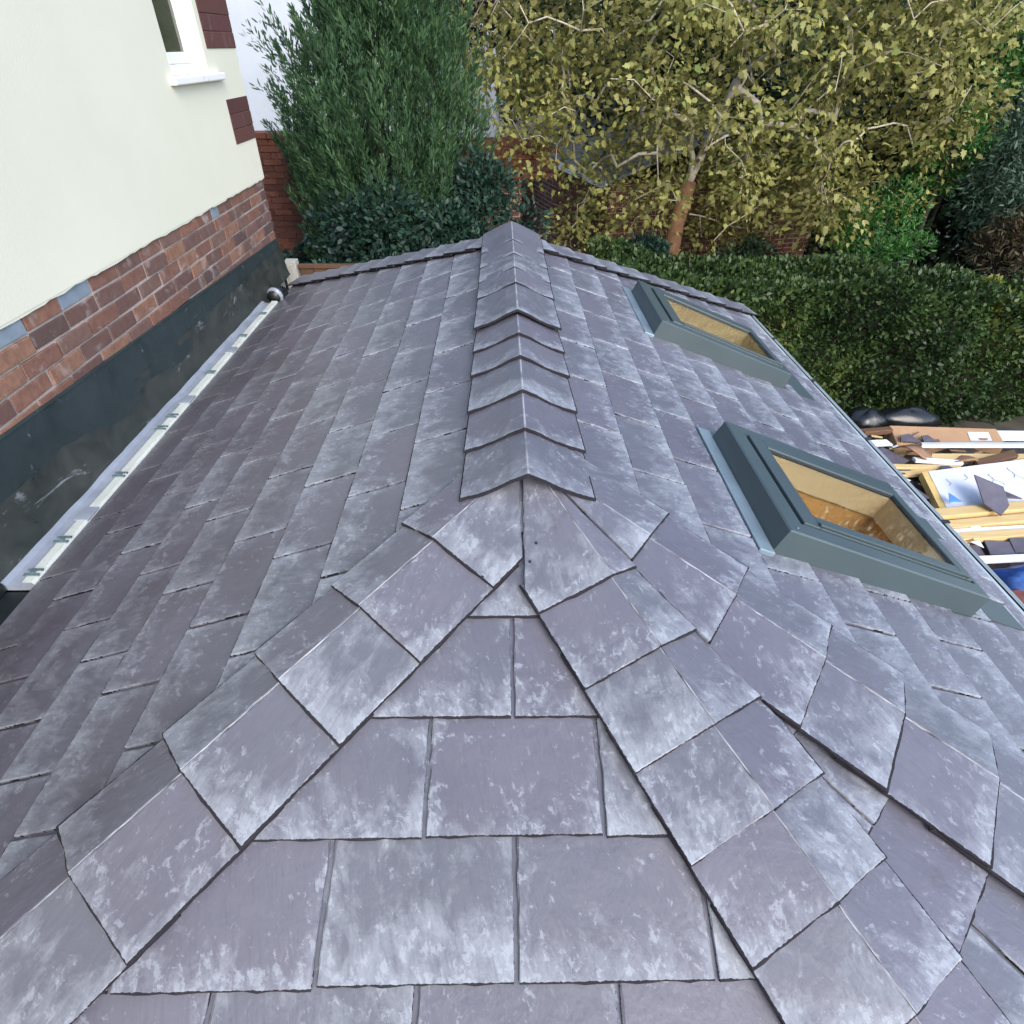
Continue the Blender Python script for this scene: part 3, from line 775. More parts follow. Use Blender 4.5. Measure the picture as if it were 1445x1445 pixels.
mb = MB(); mb.poly([(-7.3,-5.3,3.6),(XW+.35,-5.3,3.6),(XW+.35,HY+.3,3.6),(-7.3,HY+.3,3.6)]); mb.poly([(XW+.35,-5.3,3.6),(XW+.35,HY+.3,3.6),(-4.4,HY-2,5.2),(-4.4,-3,5.2)]); mb.poly([(-7.3,HY+.3,3.6),(-7.3,-5.3,3.6),(-4.4,-3,5.2),(-4.4,HY-2,5.2)]); mb.poly([(XW+.35,HY+.3,3.6),(-7.3,HY+.3,3.6),(-4.4,HY-2,5.2)]); mb.poly([(-7.3,-5.3,3.6),(XW+.35,-5.3,3.6),(-4.4,-3,5.2)])
mb.build('roof', M['roofgrey'], HOUSE)
# ------------------------------------------------------------------ neighbours behind
NH = empty('neighbour_house', (-5, 11, GZ), 'white painted neighbouring house behind the dark conifer', 'house')
mb = MB(); mb.box(-10, -0.12, 10, 16, GZ, 3.4); mb.build('wall', M['white'], NH)
mb = MB(); mb.tube([(-1.06,9.95,GZ),(-1.06,9.95,3.3)], [.035,.035], 10); mb.build('downpipe', M['black'], NH, smooth=True)
mb = MB(); mb.box(-10.3, 0.2, 9.7, 16.3, 3.4, 3.55); mb.build('roof', M['roofgrey'], NH)
mb = MB(); mb.box(-0.95, -0.2, 9.96, 10.02, 1.22, 2.3); mb.build('window', M['darkglass'], NH)

GW = empty('garden_wall', (-2.6, 7.1, GZ), 'weathered red brick garden wall between the house and the conifer', 'wall')
mb = MB(); mb.box(-6.5, 0.2, 7.012, 7.22, GZ, -0.075); mb.build('mortar_wall', M['bricktex'], GW)
GWm = {}
def brick_mesh(key, L, D, H, mat_):
    if key not in GWm:
        mb = MB(); mb.box(-L/2, L/2, 0, D, 0, H); o = mb.build('brick', mat_, None, origin=(0, 0, 0)); GWm[key] = o.data; bpy.data.objects.remove(o)
    return GWm[key]
def place(meshdata, name, loc, rotz, parent):
    o = bpy.data.objects.new(name, meshdata); reg(o, loc, parent); o.rotation_euler = (0, 0, rotz); return o
full = brick_mesh('g', 0.210, 0.06, 0.060, M['gbrick']); rr = random.Random(9)
for c in range(24):
    z = -0.075 - (c+1)*0.0675
    for k in range(9):
        x = -3.32 + 0.11*(c % 2) + k*0.22
        place(full, 'brick', (x, 7.0+rr.uniform(-.004, .004), z), 0, GW)
for k in range(9):
    for c in range(6): place(full, 'brick', (-1.34+0.22*k+0.11*(c % 2), 7.0, -0.075-(c+1)*0.0675), 0, GW)
cop = brick_mesh('c', 0.225, 0.25, 0.055, M['gbrick'])
for k in range(10): place(cop, 'coping_brick', (-3.6+0.235*k, 6.985, -0.073), 0, GW)

# brick outbuilding with a white fascia, half hidden by the autumn tree
OB = empty('brick_outbuilding', (2, 9, GZ), 'low red brick outbuilding with white fascia behind the autumn tree', 'outbuilding')
e1 = Vector((1.356, 7.5, -0.645)); dv = Vector((-0.283, 0.959, 0)).normalized(); pv = Vector((dv.y, -dv.x, 0))
LEN = 5.2; WID = 3.4
def ob(a, b_, z): return Vector((e1.x, e1.y, 0)) + dv*a + pv*b_ + Vector((0, 0, z))
mb = MB(); mb.hexa([ob(0,0.012,GZ),ob(0,WID,GZ),ob(LEN,WID,GZ),ob(LEN,0.012,GZ),ob(0,0.012,-.60),ob(0,WID,-.60),ob(LEN,WID,-.60),ob(LEN,0.012,-.60)]); mb.build('mortar_wall', M['bricktex'], OB)
mb = MB(); mb.hexa([ob(-.15,-.13,-.655),ob(-.15,-.10,-.655),ob(LEN,-.10,-.655),ob(LEN,-.13,-.655),ob(-.15,-.13,-.555),ob(-.15,-.10,-.555),ob(LEN,-.10,-.555),ob(LEN,-.13,-.555)]); mb.build('fascia', M['upvc'], OB)
nb = 11
for k in range(nb):        # corrugated sheet courses of the old roof
    b0, b1 = -.12+k*0.165, -.12+(k+1)*0.165+.02; z0, z1 = -.56+k*.052+.012, -.56+(k+1)*.052
    mb = MB(); mb.hexa([ob(-.2,b0,z0-.03),ob(-.2,b1,z1-.03),ob(LEN,b1,z1-.03),ob(LEN,b0,z0-.03),ob(-.2,b0,z0),ob(-.2,b1,z1),ob(LEN,b1,z1),ob(LEN,b0,z0)]); mb.build('roof_sheet', M['roofgrey'], OB)
rz = math.atan2(dv.y, dv.x); obm = brick_mesh('o', 0.205, 0.05, 0.0565, M['gbrick'])
for c in range(15):
    z = -0.665 - (c+1)*0.0645
    for k in range(9):
        p = ob(0.11+0.107*(c % 2)+k*0.2145, 0.0, z)
        o = place(obm, 'brick', p, rz+pi, OB)

# timber fence and post by the far corner of the roof
FE = empty('timber_fence', (-1.2, 4.62, GZ), 'brown timber fence panel beyond the far corner of the roof', 'fence')
for k in range(14):
    mb = MB(); x = -1.93+0.125*k; mb.box(x, x+.12, 4.60, 4.618, GZ, -0.845); mb.build('board', M['fence'], FE)
mb = MB(); mb.box(-1.945, -0.1, 4.585, 4.64, -0.843, -0.815); mb.build('top_rail', M['fence'], FE)
mb = MB(); mb.box(-2.06, -1.95, 4.55, 4.66, GZ, -0.775); mb.box(-2.035, -1.975, 4.54, 4.55, GZ, -0.80)
tag(mb.build('fence_post', M['concrete'], bevel=0.01), 'pale concrete fence post by the corner of the house', 'post')

# ------------------------------------------------------------------ foliage
SH_MAPLE = [(0,-0.05),(0.17,0.10),(0.36,0.20),(0.22,0.34),(0.33,0.60),(0.17,0.62),(0.03,1.0),(-0.15,0.66),(-0.30,0.52),(-0.24,0.36),(-0.39,0.16),(-0.15,0.07)]
SH_OVAL = [(0,0),(0.24,0.28),(0.26,0.58),(0,1.0),(-0.26,0.58),(-0.24,0.28)]
SH_BLADE = [(0,0),(0.11,0.35),(0.08,0.75),(0,1.0),(-0.08,0.75),(-0.11,0.35)]
SH_LANCE = [(0,0),(0.13,0.35),(0.10,0.7),(0,1.0),(-0.10,0.7),(-0.13,0.35)]
def leaves(name, pts, axes, size, shape, mat_, parent, seed, ntilt=0.6, rnd_bias=None, fold=0.15):
    """pts (N,3), axes (N,3) = growth directions; builds one foliage mesh"""
    rg = np.random.default_rng(seed); N = len(pts); k = len(shape)
    ax = axes + rg.normal(0, 0.001, (N, 3)); ax /= np.linalg.norm(ax, axis=1)[:, None]
    up_ = rg.normal(0, ntilt, (N, 3)) + np.array([0, -0.25, 1.0]); sd_ = np.cross(ax, up_); sd_ /= (np.linalg.norm(sd_, axis=1)[:, None]+1e-9)
    nn = np.cross(sd_, ax)
    sz = size*rg.uniform(0.45, 1.3, N); fold = fold*rg.uniform(-0.6, 2.6, N)[:, None, None]
    sh = np.array(shape)
    V = pts[:, None, :] + sz[:, None, None]*(sh[None, :, 0, None]*sd_[:, None, :] + sh[None, :, 1, None]*ax[:, None, :] - (fold*sh[None, :, 1, None]**2 - fold*0.9*np.abs(sh[None, :, 0, None]))*nn[:, None, :])
    V = V.reshape(-1, 3)
    org = V.mean(0); me = bpy.data.meshes.new(name)
    me.vertices.add(N*k); me.loops.add(N*k); me.polygons.add(N)
    me.vertices.foreach_set('co', (V-org).astype(np.float32).ravel())
    me.loops.foreach_set('vertex_index', np.arange(N*k, dtype=np.int32))
    me.polygons.foreach_set('loop_start', np.arange(0, N*k, k, dtype=np.int32)); me.polygons.foreach_set('loop_total', np.full(N, k, np.int32))
    at = me.attributes.new('rnd', 'FLOAT', 'FACE')
    rv = rg.uniform(0, 1, N)
    if rnd_bias is not None: rv = np.clip(0.55*rv + 0.45*rnd_bias, 0, 1)
    at.data.foreach_set('value', rv.astype(np.float32))
    me.materials.append(mat_); me.update(); me.validate()
    o = bpy.data.objects.new(name, me); return reg(o, org, parent)
def unit(n, rg):
    v = rg.normal(0, 1, (n, 3)); return v/np.linalg.norm(v, axis=1)[:, None]

LM = {
 'autumn': mat_leaf('autumn_leaf', [(0.0,(0.055,0.052,0.018)),(0.2,(0.13,0.125,0.036)),(0.5,(0.21,0.205,0.060)),(0.75,(0.345,0.34,0.11)),(0.9,(0.17,0.24,0.065)),(1.0,(0.24,0.15,0.055))], 0.5, 0.30),
 'conifer': mat_leaf('conifer_spray', [(0.0,(0.018,0.046,0.022)),(0.5,(0.042,0.100,0.045)),(0.85,(0.075,0.145,0.055)),(1.0,(0.12,0.18,0.06))], 0.6, 0.2),
 'laurel': mat_leaf('dark_glossy_leaf', [(0.0,(0.008,0.022,0.018)),(0.6,(0.018,0.050,0.036)),(0.9,(0.030,0.072,0.045)),(1.0,(0.06,0.10,0.06))], 0.5, 0.10, 0.35),
 'hedge': mat_leaf('hedge_leaf', [(0.0,(0.012,0.028,0.010)),(0.5,(0.033,0.066,0.018)),(0.8,(0.062,0.102,0.025)),(0.95,(0.10,0.125,0.032)),(1.0,(0.16,0.14,0.045))], 0.45, 0.18),
 'bright': mat_leaf('bright_green_leaf', [(0.0,(0.02,0.07,0.015)),(0.5,(0.045,0.15,0.03)),(1.0,(0.085,0.22,0.05))], 0.5, 0.25),
 'grey': mat_leaf('grey_green_leaf', [(0.0,(0.018,0.040,0.026)),(0.5,(0.042,0.085,0.054)),(0.85,(0.08,0.135,0.09)),(1.0,(0.18,0.24,0.19))], 0.5, 0.2),
 'brown': mat_leaf('brown_leaf', [(0.0,(0.025,0.02,0.012)),(0.6,(0.06,0.042,0.022)),(1.0,(0.08,0.085,0.03))], 0.6, 0.2),
 'purple': mat_leaf('purple_leaf', [(0.0,(0.012,0.006,0.010)),(0.7,(0.04,0.018,0.025)),(1.0,(0.09,0.05,0.05))], 0.5, 0.15),
 'yellow': mat_leaf('yellow_green_leaf', [(0.0,(0.06,0.09,0.015)),(0.6,(0.16,0.18,0.03)),(1.0,(0.28,0.27,0.05))], 0.5, 0.25),
 'dark': mat_leaf('dark_wood_leaf', [(0.0,(0.006,0.014,0.007)),(0.6,(0.016,0.038,0.014)),(1.0,(0.035,0.07,0.022))], 0.6, 0.12),
}

# --- autumn tree: branching skeleton grown to scattered tips, leaves clustered on the tips
def autumn_tree():
    rg = np.random.default_rng(5)
    T = empty('autumn_tree', (2.15, 7.0, GZ), 'spreading autumn tree with olive yellow leaves and pale branches', 'tree')
    C = np.array([2.55, 7.1, 0.75]); RD = np.array([3.15, 1.6, 2.25])
    tips = []
    while len(tips) < 430:
        q = rg.uniform(-1, 1, 3)
        r = np.linalg.norm(q)
        if r > 1 or r < 0.35: continue
        p = C + q*RD
        if p[2] < -1.25 or p[2] > 2.6: continue
        if p[0] < 0.35 and p[2] < -0.75: continue
        if 1.85 < p[0] < 2.45 and p[2] < -0.95: continue
        if 0.15 < p[0] < 1.35 and p[2] < -0.15 and rg.uniform() < 0.35: continue
        tips.append(p)
    tips = np.array(tips); fork = np.array([2.17, 7.0, -1.0])
    nodes = [np.array([2.15,7.0,GZ]), np.array([2.15,7.0,-1.7]), fork, np.array([2.25,7.0,-0.5]), np.array([2.6,7.0,0.5]), np.array([2.6,7.05,1.3])]; par = [-1,0,1,2,3,4]
    order = np.argsort(np.linalg.norm(tips-np.array([2.5,7.0,0.1]), axis=1))
    tipidx = []
    for t in order:
        p = tips[t]; A = np.array(nodes[2:]); 
        d = np.linalg.norm(A-p, axis=1) + 0.25*np.linalg.norm(A-np.array([2.5,7,0.1]), axis=1)*0
        j = int(np.argmin(d))+2; a = nodes[j]; L = np.linalg.norm(p-a); n = max(1, int(L/0.16)); prev = j
        for k in range(1, n+1):
            f = k/n; q = a+(p-a)*f
            if k < n: q = q + rg.normal(0, 0.028, 3) + np.array([0, 0, 0.10*L*math.sin(pi*f)])
            nodes.append(q); par.append(prev); prev = len(nodes)-1
        tipidx.append(prev)
    # radii by number of supported tips
    cnt = np.zeros(len(nodes))
    for t in tipidx:
        i = t
        while i != -1: cnt[i] += 1; i = par[i]
    rad = 0.0046*np.maximum(cnt, 1)**0.42; rad[:3] = [0.15, 0.12, 0.10]
    ch = {}
    for i, p_ in enumerate(par): ch.setdefault(p_, []).append(i)
    mbt = MB(); mbb = MB()
    mbt.tube([nodes[0], nodes[1], nodes[2], nodes[3]], [0.15, 0.12, 0.10, 0.085], 10)
    def walk(i):
        stack = [(i, None)]
        while stack:
            s, pstart = stack.pop()
            chain = [pstart] if pstart is not None else []
            cur = s
            while True:
                chain.append(cur); c = ch.get(cur, [])
                if not c: break
                c = sorted(c, key=lambda q: -cnt[q])
                for o in c[1:]: stack.append((o, cur))
                cur = c[0]
            if len(chain) > 1: 
                rs = [min(rad[q], rad[chain[1]]*1.15) if ii == 0 else rad[q] for ii, q in enumerate(chain)]
                mbb.tube([nodes[q] for q in chain], rs, 5, cap=False)
    walk(3)
    for q in ch.get(2, []):
        if q != 3: walk(q)
    mbt.build('trunk', M['trunk'], T, smooth=True); mbb.build('branches', M['bark'], T, smooth=True)
    P, A, B = [], [], []
    for t in tips:
        n = int(rg.choice([15, 40, 90, 150, 210])); br = rg.uniform(0, 1)
        off = np.clip(rg.normal(0, 1, (n, 3)), -1.9, 1.9)*np.array([0.19, 0.19, 0.12])*(0.55+0.0032*n)
        P.append(t+off); a = off*1.2 + rg.normal(0, 0.12, (n, 3)); a[:, 2] -= 0.10; A.append(a); B.append(np.full(n, br))
    P = np.vstack(P); A = np.vstack(A); B = np.concatenate(B)
    leaves('crown', P, A, 0.072, SH_MAPLE, LM['autumn'], T, 21, 0.7, B)
autumn_tree()

def conifer():
    rg = np.random.default_rng(8)
    T = empty('conifer', (-1.33, 6.15, GZ), 'dense dark green conifer with feathery upright sprays', 'tree')
    mb = MB(); mb.tube([(-1.33,6.15,GZ),(-1.33,6.15,0.5),(-1.3,6.15,2.2)], [.10,.07,.02], 8); mb.build('trunk', M['darkbark'], T, smooth=True)
    P, A, B = [], [], []
    for i in range(2500):
        z = rg.uniform(-1.5, 2.3); az = rg.uniform(0, 2*pi)
        r = (1.0 - 0.40*max(0.0, z-0.10) - (0.05 if z < -0.6 else 0))*rg.uniform(0.05, 1.06)**0.5*(1+0.10*math.sin(3*az+z*2))
        if z < -0.3: r *= 0.9
        base = np.array([-1.30+0.12*max(0, z)+r*cos(az)*1.0, 6.15+r*sin(az)*0.95, z-0.1])
        d = np.array([cos(az)*0.30, sin(az)*0.30, 1.0])+rg.normal(0, 0.16, 3); d /= np.linalg.norm(d)
        L = rg.uniform(0.25, 0.55); n = 62; br = rg.uniform(0, 1)
        tt = rg.uniform(0, 1, n); sidew = unit(n, rg)
        P.append(base + d*L*tt[:, None] + sidew*0.035*(1.1-tt[:, None])); A.append(d*1.0+sidew*0.55); B.append(np.clip(br*0.7+tt*0.3, 0, 1))
    for i in range(26):      # wisps leaning out on the house side
        base = np.array([-2.05+rg.uniform(-.1,.1), 5.9+rg.uniform(-.2,.2), rg.uniform(-0.15, 0.95)]); d = np.array([-0.55, -0.1, 0.75])+rg.normal(0, .15, 3); d /= np.linalg.norm(d)
        L = rg.uniform(0.25, 0.42); n = 22; tt = rg.uniform(0, 1, n); sidew = unit(n, rg)
        P.append(base+d*L*tt[:, None]+sidew*0.02); A.append(d+sidew*0.6); B.append(np.full(n, .4))
    leaves('crown', np.vstack(P), np.vstack(A), 0.062, SH_BLADE, LM['conifer'], T, 31, 0.8, np.concatenate(B), 0.05)
conifer()

def shrub(name, label, cat, c, rd, n, size, leafmat, seed, shape=SH_OVAL, clumps=40, group=None, hollow=0.5, flat_bottom=True, cl=0.22, stem='darkbark', upw=0.3):
    rg = np.random.default_rng(seed); c = np.array(c, float); rd = np.array(rd, float)
    T = empty(name, (c[0], c[1], GZ), label, cat, group)
    mb = MB(); mb.tube([(c[0],c[1],GZ),(c[0]+.03,c[1],(c[2]+GZ)/2),(c[0],c[1],c[2]+rd[2]*.4)], [.05,.035,.012], 6)
    for k in range(5):
        e = c+unit(1, rg)[0]*rd*0.7; mb.tube([(c[0],c[1],c[2]-rd[2]*.5), tuple(e)], [.022,.006], 5)
    mb.build('stem', M[stem], T, smooth=True)
    cc = unit(clumps, rg)*rg.uniform(hollow, 1, (clumps, 1))**0.6; cc = c+cc*rd*(1-cl*0.6)
    per = n//clumps; P, A, B = [], [], []
    for q in cc:
        o = unit(per, rg)*rg.uniform(0.3, 1, (per, 1))**0.5*rd.mean()*cl*1.5*rg.uniform(.7, 1.2)
        P.append(q+o); a = o/np.linalg.norm(o, axis=1)[:, None]+rg.normal(0, .4, (per, 3)); a[:, 2] += upw; A.append(a); B.append(np.full(per, rg.uniform(0, 1)))
    leaves('crown', np.vstack(P), np.vstack(A), size, shape, leafmat, T, seed+1, 0.8, np.concatenate(B))
shrub('laurel_bush', 'dark glossy leaved bush in front of the conifer base', 'bush', (-1.15,5.35,-1.05), (1.0,0.5,0.85), 16000, 0.06, LM['laurel'], 41, clumps=80)
shrub('laurel_bush', 'dark leafy bush filling below the conifer beside the ridge end', 'bush', (-0.22,5.75,-0.95), (0.62,0.45,0.95), 11000, 0.058, LM['laurel'], 43, clumps=50)
shrub('climber', 'thin brownish climber growing on the brick garden wall', 'climber', (-2.28,6.86,-0.45), (0.30,0.10,0.42), 900, 0.06, LM['brown'], 45, clumps=24)
shrub('small_bush', 'small dark bush at the foot of the brick garden wall', 'bush', (-2.42,6.4,-1.45), (0.40,0.3,0.35), 1600, 0.07, LM['laurel'], 47, clumps=24)
shrub('purple_tree', 'purple leaved small tree against the white house', 'tree', (-0.55,9.0,1.25), (0.55,0.5,0.75), 2600, 0.10, LM['purple'], 49, clumps=36)
shrub('green_bush', 'rounded bright green bush behind the hedge under the autumn tree', 'bush', (4.55,6.5,-0.95), (0.62,0.5,0.52), 5500, 0.06, LM['bright'], 51, SH_LANCE, 46)
shrub('green_bush', 'bright green bush right of the autumn tree crown', 'bush', (5.25,6.9,-0.15), (0.42,0.4,0.55), 3800, 0.06, LM['bright'], 53, SH_LANCE, 36)
shrub('green_bush', 'fresh green bush showing through gaps in the autumn tree', 'bush', (3.55,8.4,-0.6), (0.8,0.5,0.8), 4500, 0.07, LM['bright'], 55, SH_LANCE, 46)
shrub('green_bush', 'dark green bush beside the orange brown trunk', 'bush', (1.72,6.4,-1.50), (0.42,0.4,0.55), 4200, 0.06, LM['laurel'], 57, clumps=30)
shrub('green_bush', 'dark green bush under the autumn tree right of the trunk', 'bush', (2.95,6.5,-1.55), (0.7,0.4,0.5), 5200, 0.06, LM['dark'], 58, clumps=46)
shrub('bright_tree', 'bright green tree at the upper right corner', 'tree', (6.0,7.9,1.0), (0.55,0.6,1.0), 5200, 0.07, LM['bright'], 59, SH_LANCE, 46)
shrub('grey_green_shrub', 'tall grey green shrub at the right edge', 'shrub', (6.35,6.6,-0.35), (0.95,0.7,1.05), 13000, 0.075, LM['grey'], 61, SH_LANCE, 70)
shrub('brown_shrub', 'brownish shrub below the grey green shrub', 'shrub', (5.95,6.1,-1.05), (0.55,0.4,0.42), 3800, 0.07, LM['brown'], 63, SH_LANCE, 36)
shrub('yellow_shrub', 'small yellow green shrub on top of the hedge at right', 'shrub', (5.0,5.05,-1.25), (0.25,0.2,0.15), 900, 0.055, LM['yellow'], 65, clumps=14)
shrub('dark_tree', 'dark evergreen tree behind the autumn tree', 'tree', (3.3,10.2,0.4), (2.6,1.0,2.6), 15000, 0.15, LM['dark'], 67, clumps=150)
shrub('dark_tree', 'dark evergreen tree behind the grey green shrub', 'tree', (7.6,8.6,0.2), (2.0,1.1,2.6), 13000, 0.14, LM['dark'], 69, clumps=130)

def hedge():
    rg = np.random.default_rng(77)
    H = empty('hedge', (4.6, 5.2, GZ), 'long clipped green hedge behind the timber scrap', 'hedge')
    n = 75000; X0, X1 = 0.9, 9.2; Y0, Y1 = 4.72, 5.75
    P = np.zeros((n, 3)); A = np.zeros((n, 3))
    kind = rg.uniform(0, 1, n)
    x = X0+(X1-X0)*rg.uniform(0, 1, n)**1.15
    top = -0.98 - 0.055*(x-1.5) + 0.10*np.sin(x*2.1)*0.5 + 0.05*np.sin(x*5.3+1)
    z = GZ+0.02+(top-GZ-0.02)*rg.uniform(0, 1, n)**0.9
    lump = 0.10*np.sin(x*3.3+z*2.2)+0.07*np.sin(x*7.1-z*5.0+2)+0.05*np.sin(z*11+x*2)
    f = kind < 0.62
    P[f] = np.c_[x, Y0+lump+rg.exponential(0.05, n), z][f]; A[f] = (rg.normal(0, .6, (n, 3))+np.array([0, -0.8, .35]))[f]
    g = ~f
    yy = Y0+(Y1-Y0)*rg.uniform(0, 1, n)
    P[g] = np.c_[x, yy, top+0.05*np.sin(x*6+yy*7)-rg.exponential(0.04, n)][g]; A[g] = (rg.normal(0, .6, (n, 3))+np.array([0, -0.2, .9]))[g]
    B = np.clip(0.45+0.4*np.sin(x*2.3+z*3)+0.3*np.sin(x*5.1-z*4.1), 0, 1)
    leaves('foliage', P, A, 0.058, SH_OVAL, LM['hedge'], H, 78, 0.9, B)
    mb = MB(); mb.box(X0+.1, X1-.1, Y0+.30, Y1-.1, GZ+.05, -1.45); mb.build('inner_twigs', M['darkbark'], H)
    for k in range(14):
        xx = 1.2+k*0.58; mb = MB(); mb.tube([(xx,5.2,GZ),(xx+.05,5.15,-1.4)], [.03,.015], 6); mb.build('stem', M['darkbark'], H)
hedge()
shrub('added_tree', 'unseen green tree added beyond the right edge to darken roof window reflections', 'tree', (8.5,7.1,0.6), (1.5,1.2,2.6), 12000, 0.13, LM['dark'], 95, clumps=130)  # out of view, added to cover bright sky reflected in the roof windows
shrub('background_tree', 'tall dark background tree between the white house and the garden', 'tree', (1.6,13.5,0.9), (2.4,1.0,3.2), 12000, 0.17, LM['dark'], 97, clumps=130, hollow=.2)
shrub('background_tree', 'tall dark background tree right of centre beyond the garden', 'tree', (6.2,12.0,1.2), (3.2,1.0,3.4), 14000, 0.17, LM['dark'], 99, clumps=150, hollow=.2)
shrub('far_hedge', 'tall dark hedge in the background behind the autumn tree', 'hedge', (5.6,9.3,-1.3), (4.2,0.5,1.4), 14000, 0.13, LM['dark'], 91, clumps=160, hollow=0.2)

# ------------------------------------------------------------------ builders' scrap beside the extension
M['cardboard'] = mat_plain('cardboard', (0.42, 0.255, 0.14), 0.85, 0, 0.1, 6)
M['tornboard'] = mat_plain('torn_cardboard', (0.26, 0.15, 0.085), 0.85, 0, 0.25, 6, 0.3, 20)
M['scrapwhite'] = mat_plain('white_trim', (0.72, 0.75, 0.76), 0.45, 0, 0.08, 6)
M['foil'] = mat_plain('insulation_facing', (0.60, 0.63, 0.70), 0.45, 0, 0.07, 5, 0.15, 14)
M['foam'] = mat_plain('yellow_foam', (0.56, 0.40, 0.15), 0.9, 0, 0.15, 20, 0.3, 80)
M['ink'] = mat_plain('grey_ink', (0.33, 0.36, 0.45), 0.8)
M['yellowpine'] = mat_wood('fresh_pine', (0.55, 0.38, 0.16), (0.70, 0.53, 0.26))
M['greyslate'] = mat_plain('slate_offcut', (0.095, 0.085, 0.105), 0.45, 0, 0.2, 12, 0.3, 60)
M['tarp'] = mat_plain('blue_tarpaulin', (0.03, 0.09, 0.30), 0.40, 0, 0.3, 6, 0.3, 12)
M['bluefilm'] = mat_plain('blue_film', (0.10, 0.27, 0.60), 0.35)
M['bag'] = mat_plain('black_bin_bag', (0.010, 0.012, 0.013), 0.25, 0, 0.3, 6, 0.4, 18)
M['rubble'] = mat_plain('rubble', (0.06, 0.052, 0.05), 0.9, 0, 0.5, 12, 0.8, 30)
M['redbit'] = mat_plain('red_clay_fragment', (0.13, 0.04, 0.03), 0.8, 0, 0.3, 20)
def rub(u, v):
    x = 2.2+u*4.6; y = 1.1+v*3.4
    e = min(1, 6*min(u, 1-u))*min(1, 6*min(v, 1-v))
    return (x, y, GZ-0.01 + e*(0.26+0.12*mn.noise(Vector((x*1.9, y*1.9, 3)))+0.05*mn.noise(Vector((x*7, y*7, 1)))))
tag(sheet('rubble', rub, 60, 46, M['rubble'], None, False), 'dark rubble and sawdust under the timber scrap', 'rubble', None, 'stuff')
ZP = -2.25
def slab(name, label, cat, a, b_, wd, th, m, tilt=0.0, group=None, cut=None):
    """board from a to b (points on its long axis), random torn ends"""
    mb = MB(); a = Vector(a); b_ = Vector(b_); d = (b_-a).normalized(); s_ = d.cross(Vector((0,0,1))).normalized(); u = s_.cross(d)
    s_, u = s_*cos(tilt)+u*sin(tilt), u*cos(tilt)-s_*sin(tilt)
    x, y = s_*wd/2, u*th/2; k0, k1 = R.uniform(-.03,.03), R.uniform(-.03,.03)
    mb.hexa([a-x-y-d*k0, a+x-y+d*k0, b_+x-y+d*k1, b_-x-y-d*k1, a-x+y-d*k0, a+x+y+d*k0, b_+x+y+d*k1, b_-x+y-d*k1])
    return tag(mb.build(name, m, bevel=0.003), label, cat, group)
rs = random.Random(4); mb = MB()
for i in range(170):        # splinters, chips and shavings strewn over the heap
    x, y = rs.uniform(3.1, 5.2), rs.uniform(1.5, 3.9); a = rs.uniform(-0.5, 0.5); L = rs.uniform(0.03, 0.16)
    z = -2.6+0.30+rs.uniform(0.0, 0.06)
    mb.bar((x, y, z), (x+L*cos(a), y+L*sin(a), z+rs.uniform(-.02, .03)), rs.uniform(.006, .03), rs.uniform(.004, .012), mi=rs.choice((0, 0, 1, 2, 3)))
tag(mb.build('wood_chips', [M['yellowpine'], M['scrapwhite'], M['greyslate'], M['tornboard']]), 'splinters and small offcuts strewn through the scrap heap', 'offcuts', None, 'stuff')
# cardboard box with a white label
CB = empty('cardboard_box', (4.3, 3.9, ZP-.15), 'long flat cardboard box with a white label on the scrap heap', 'box')
mb = MB(); mb.hexa([(3.80,3.74,ZP-.14),(4.86,3.72,ZP-.14),(4.95,4.02,ZP-.12),(3.88,4.08,ZP-.12),(3.80,3.74,ZP),(4.86,3.72,ZP),(4.95,4.0,ZP+.01),(3.88,4.06,ZP+.02)]); mb.build('carton', M['cardboard'], CB, bevel=0.008)
mb = MB(); mb.poly([(4.55,3.78,ZP+.006),(4.76,3.775,ZP+.006),(4.82,3.93,ZP+.012),(4.61,3.935,ZP+.012)]); mb.build('paper_label', M['scrapwhite'], CB)
mb = MB(); mb.hexa([(4.08,3.71,ZP-.005),(4.22,3.71,ZP-.005),(4.25,3.80,ZP-.0),(4.10,3.80,ZP),(4.09,3.70,ZP+.02),(4.2,3.70,ZP+.03),(4.24,3.80,ZP+.012),(4.1,3.8,ZP+.012)]); mb.build('torn_flap', M['tornboard'], CB)
slab('white_board', 'pale white board end beside the cardboard box', 'board', (4.92,3.93,ZP-.03), (5.9,3.90,ZP-.03), 0.16, 0.03, M['scrapwhite'])
slab('white_trim', 'long white plastic trim lying in front of the cardboard box', 'trim', (3.98,3.66,ZP+.03), (5.6,3.60,ZP+.06), 0.09, 0.03, M['scrapwhite'], 0.25)
slab('timber_beam', 'tan timber beam just below the long white trim', 'timber', (4.00,3.50,ZP-.03), (5.6,3.46,ZP-.02), 0.12, 0.06, M['yellowpine'])
mb = MB()
for i in range(9):
    for j in range(4):
        u, v = i/8, j/3; mb.v.append(Vector((3.68+u*0.62, 3.62-v*0.20-u*.10, ZP+0.06*math.sin(u*6+v*2)+0.08*(1-u)*v+.02)))
for i in range(8):
    for j in range(3): a = i*4+j; mb.face((a, a+1, a+5, a+4))
o = mb.build('torn_cardboard', M['tornboard'], smooth=True); s_ = o.modifiers.new('thick', 'SOLIDIFY'); s_.thickness = 0.006; tag(o, 'crumpled brown torn cardboard between the white trims', 'cardboard')
slab('white_trim', 'short white trim piece below the crumpled cardboard', 'trim', (3.78,3.42,ZP+.02), (4.2,3.36,ZP+.02), 0.06, 0.03, M['scrapwhite'])
slab('pine_batten', 'thin pine batten below the short white trim', 'batten', (3.45,3.33,ZP), (4.15,3.30,ZP), 0.06, 0.04, M['yellowpine'])
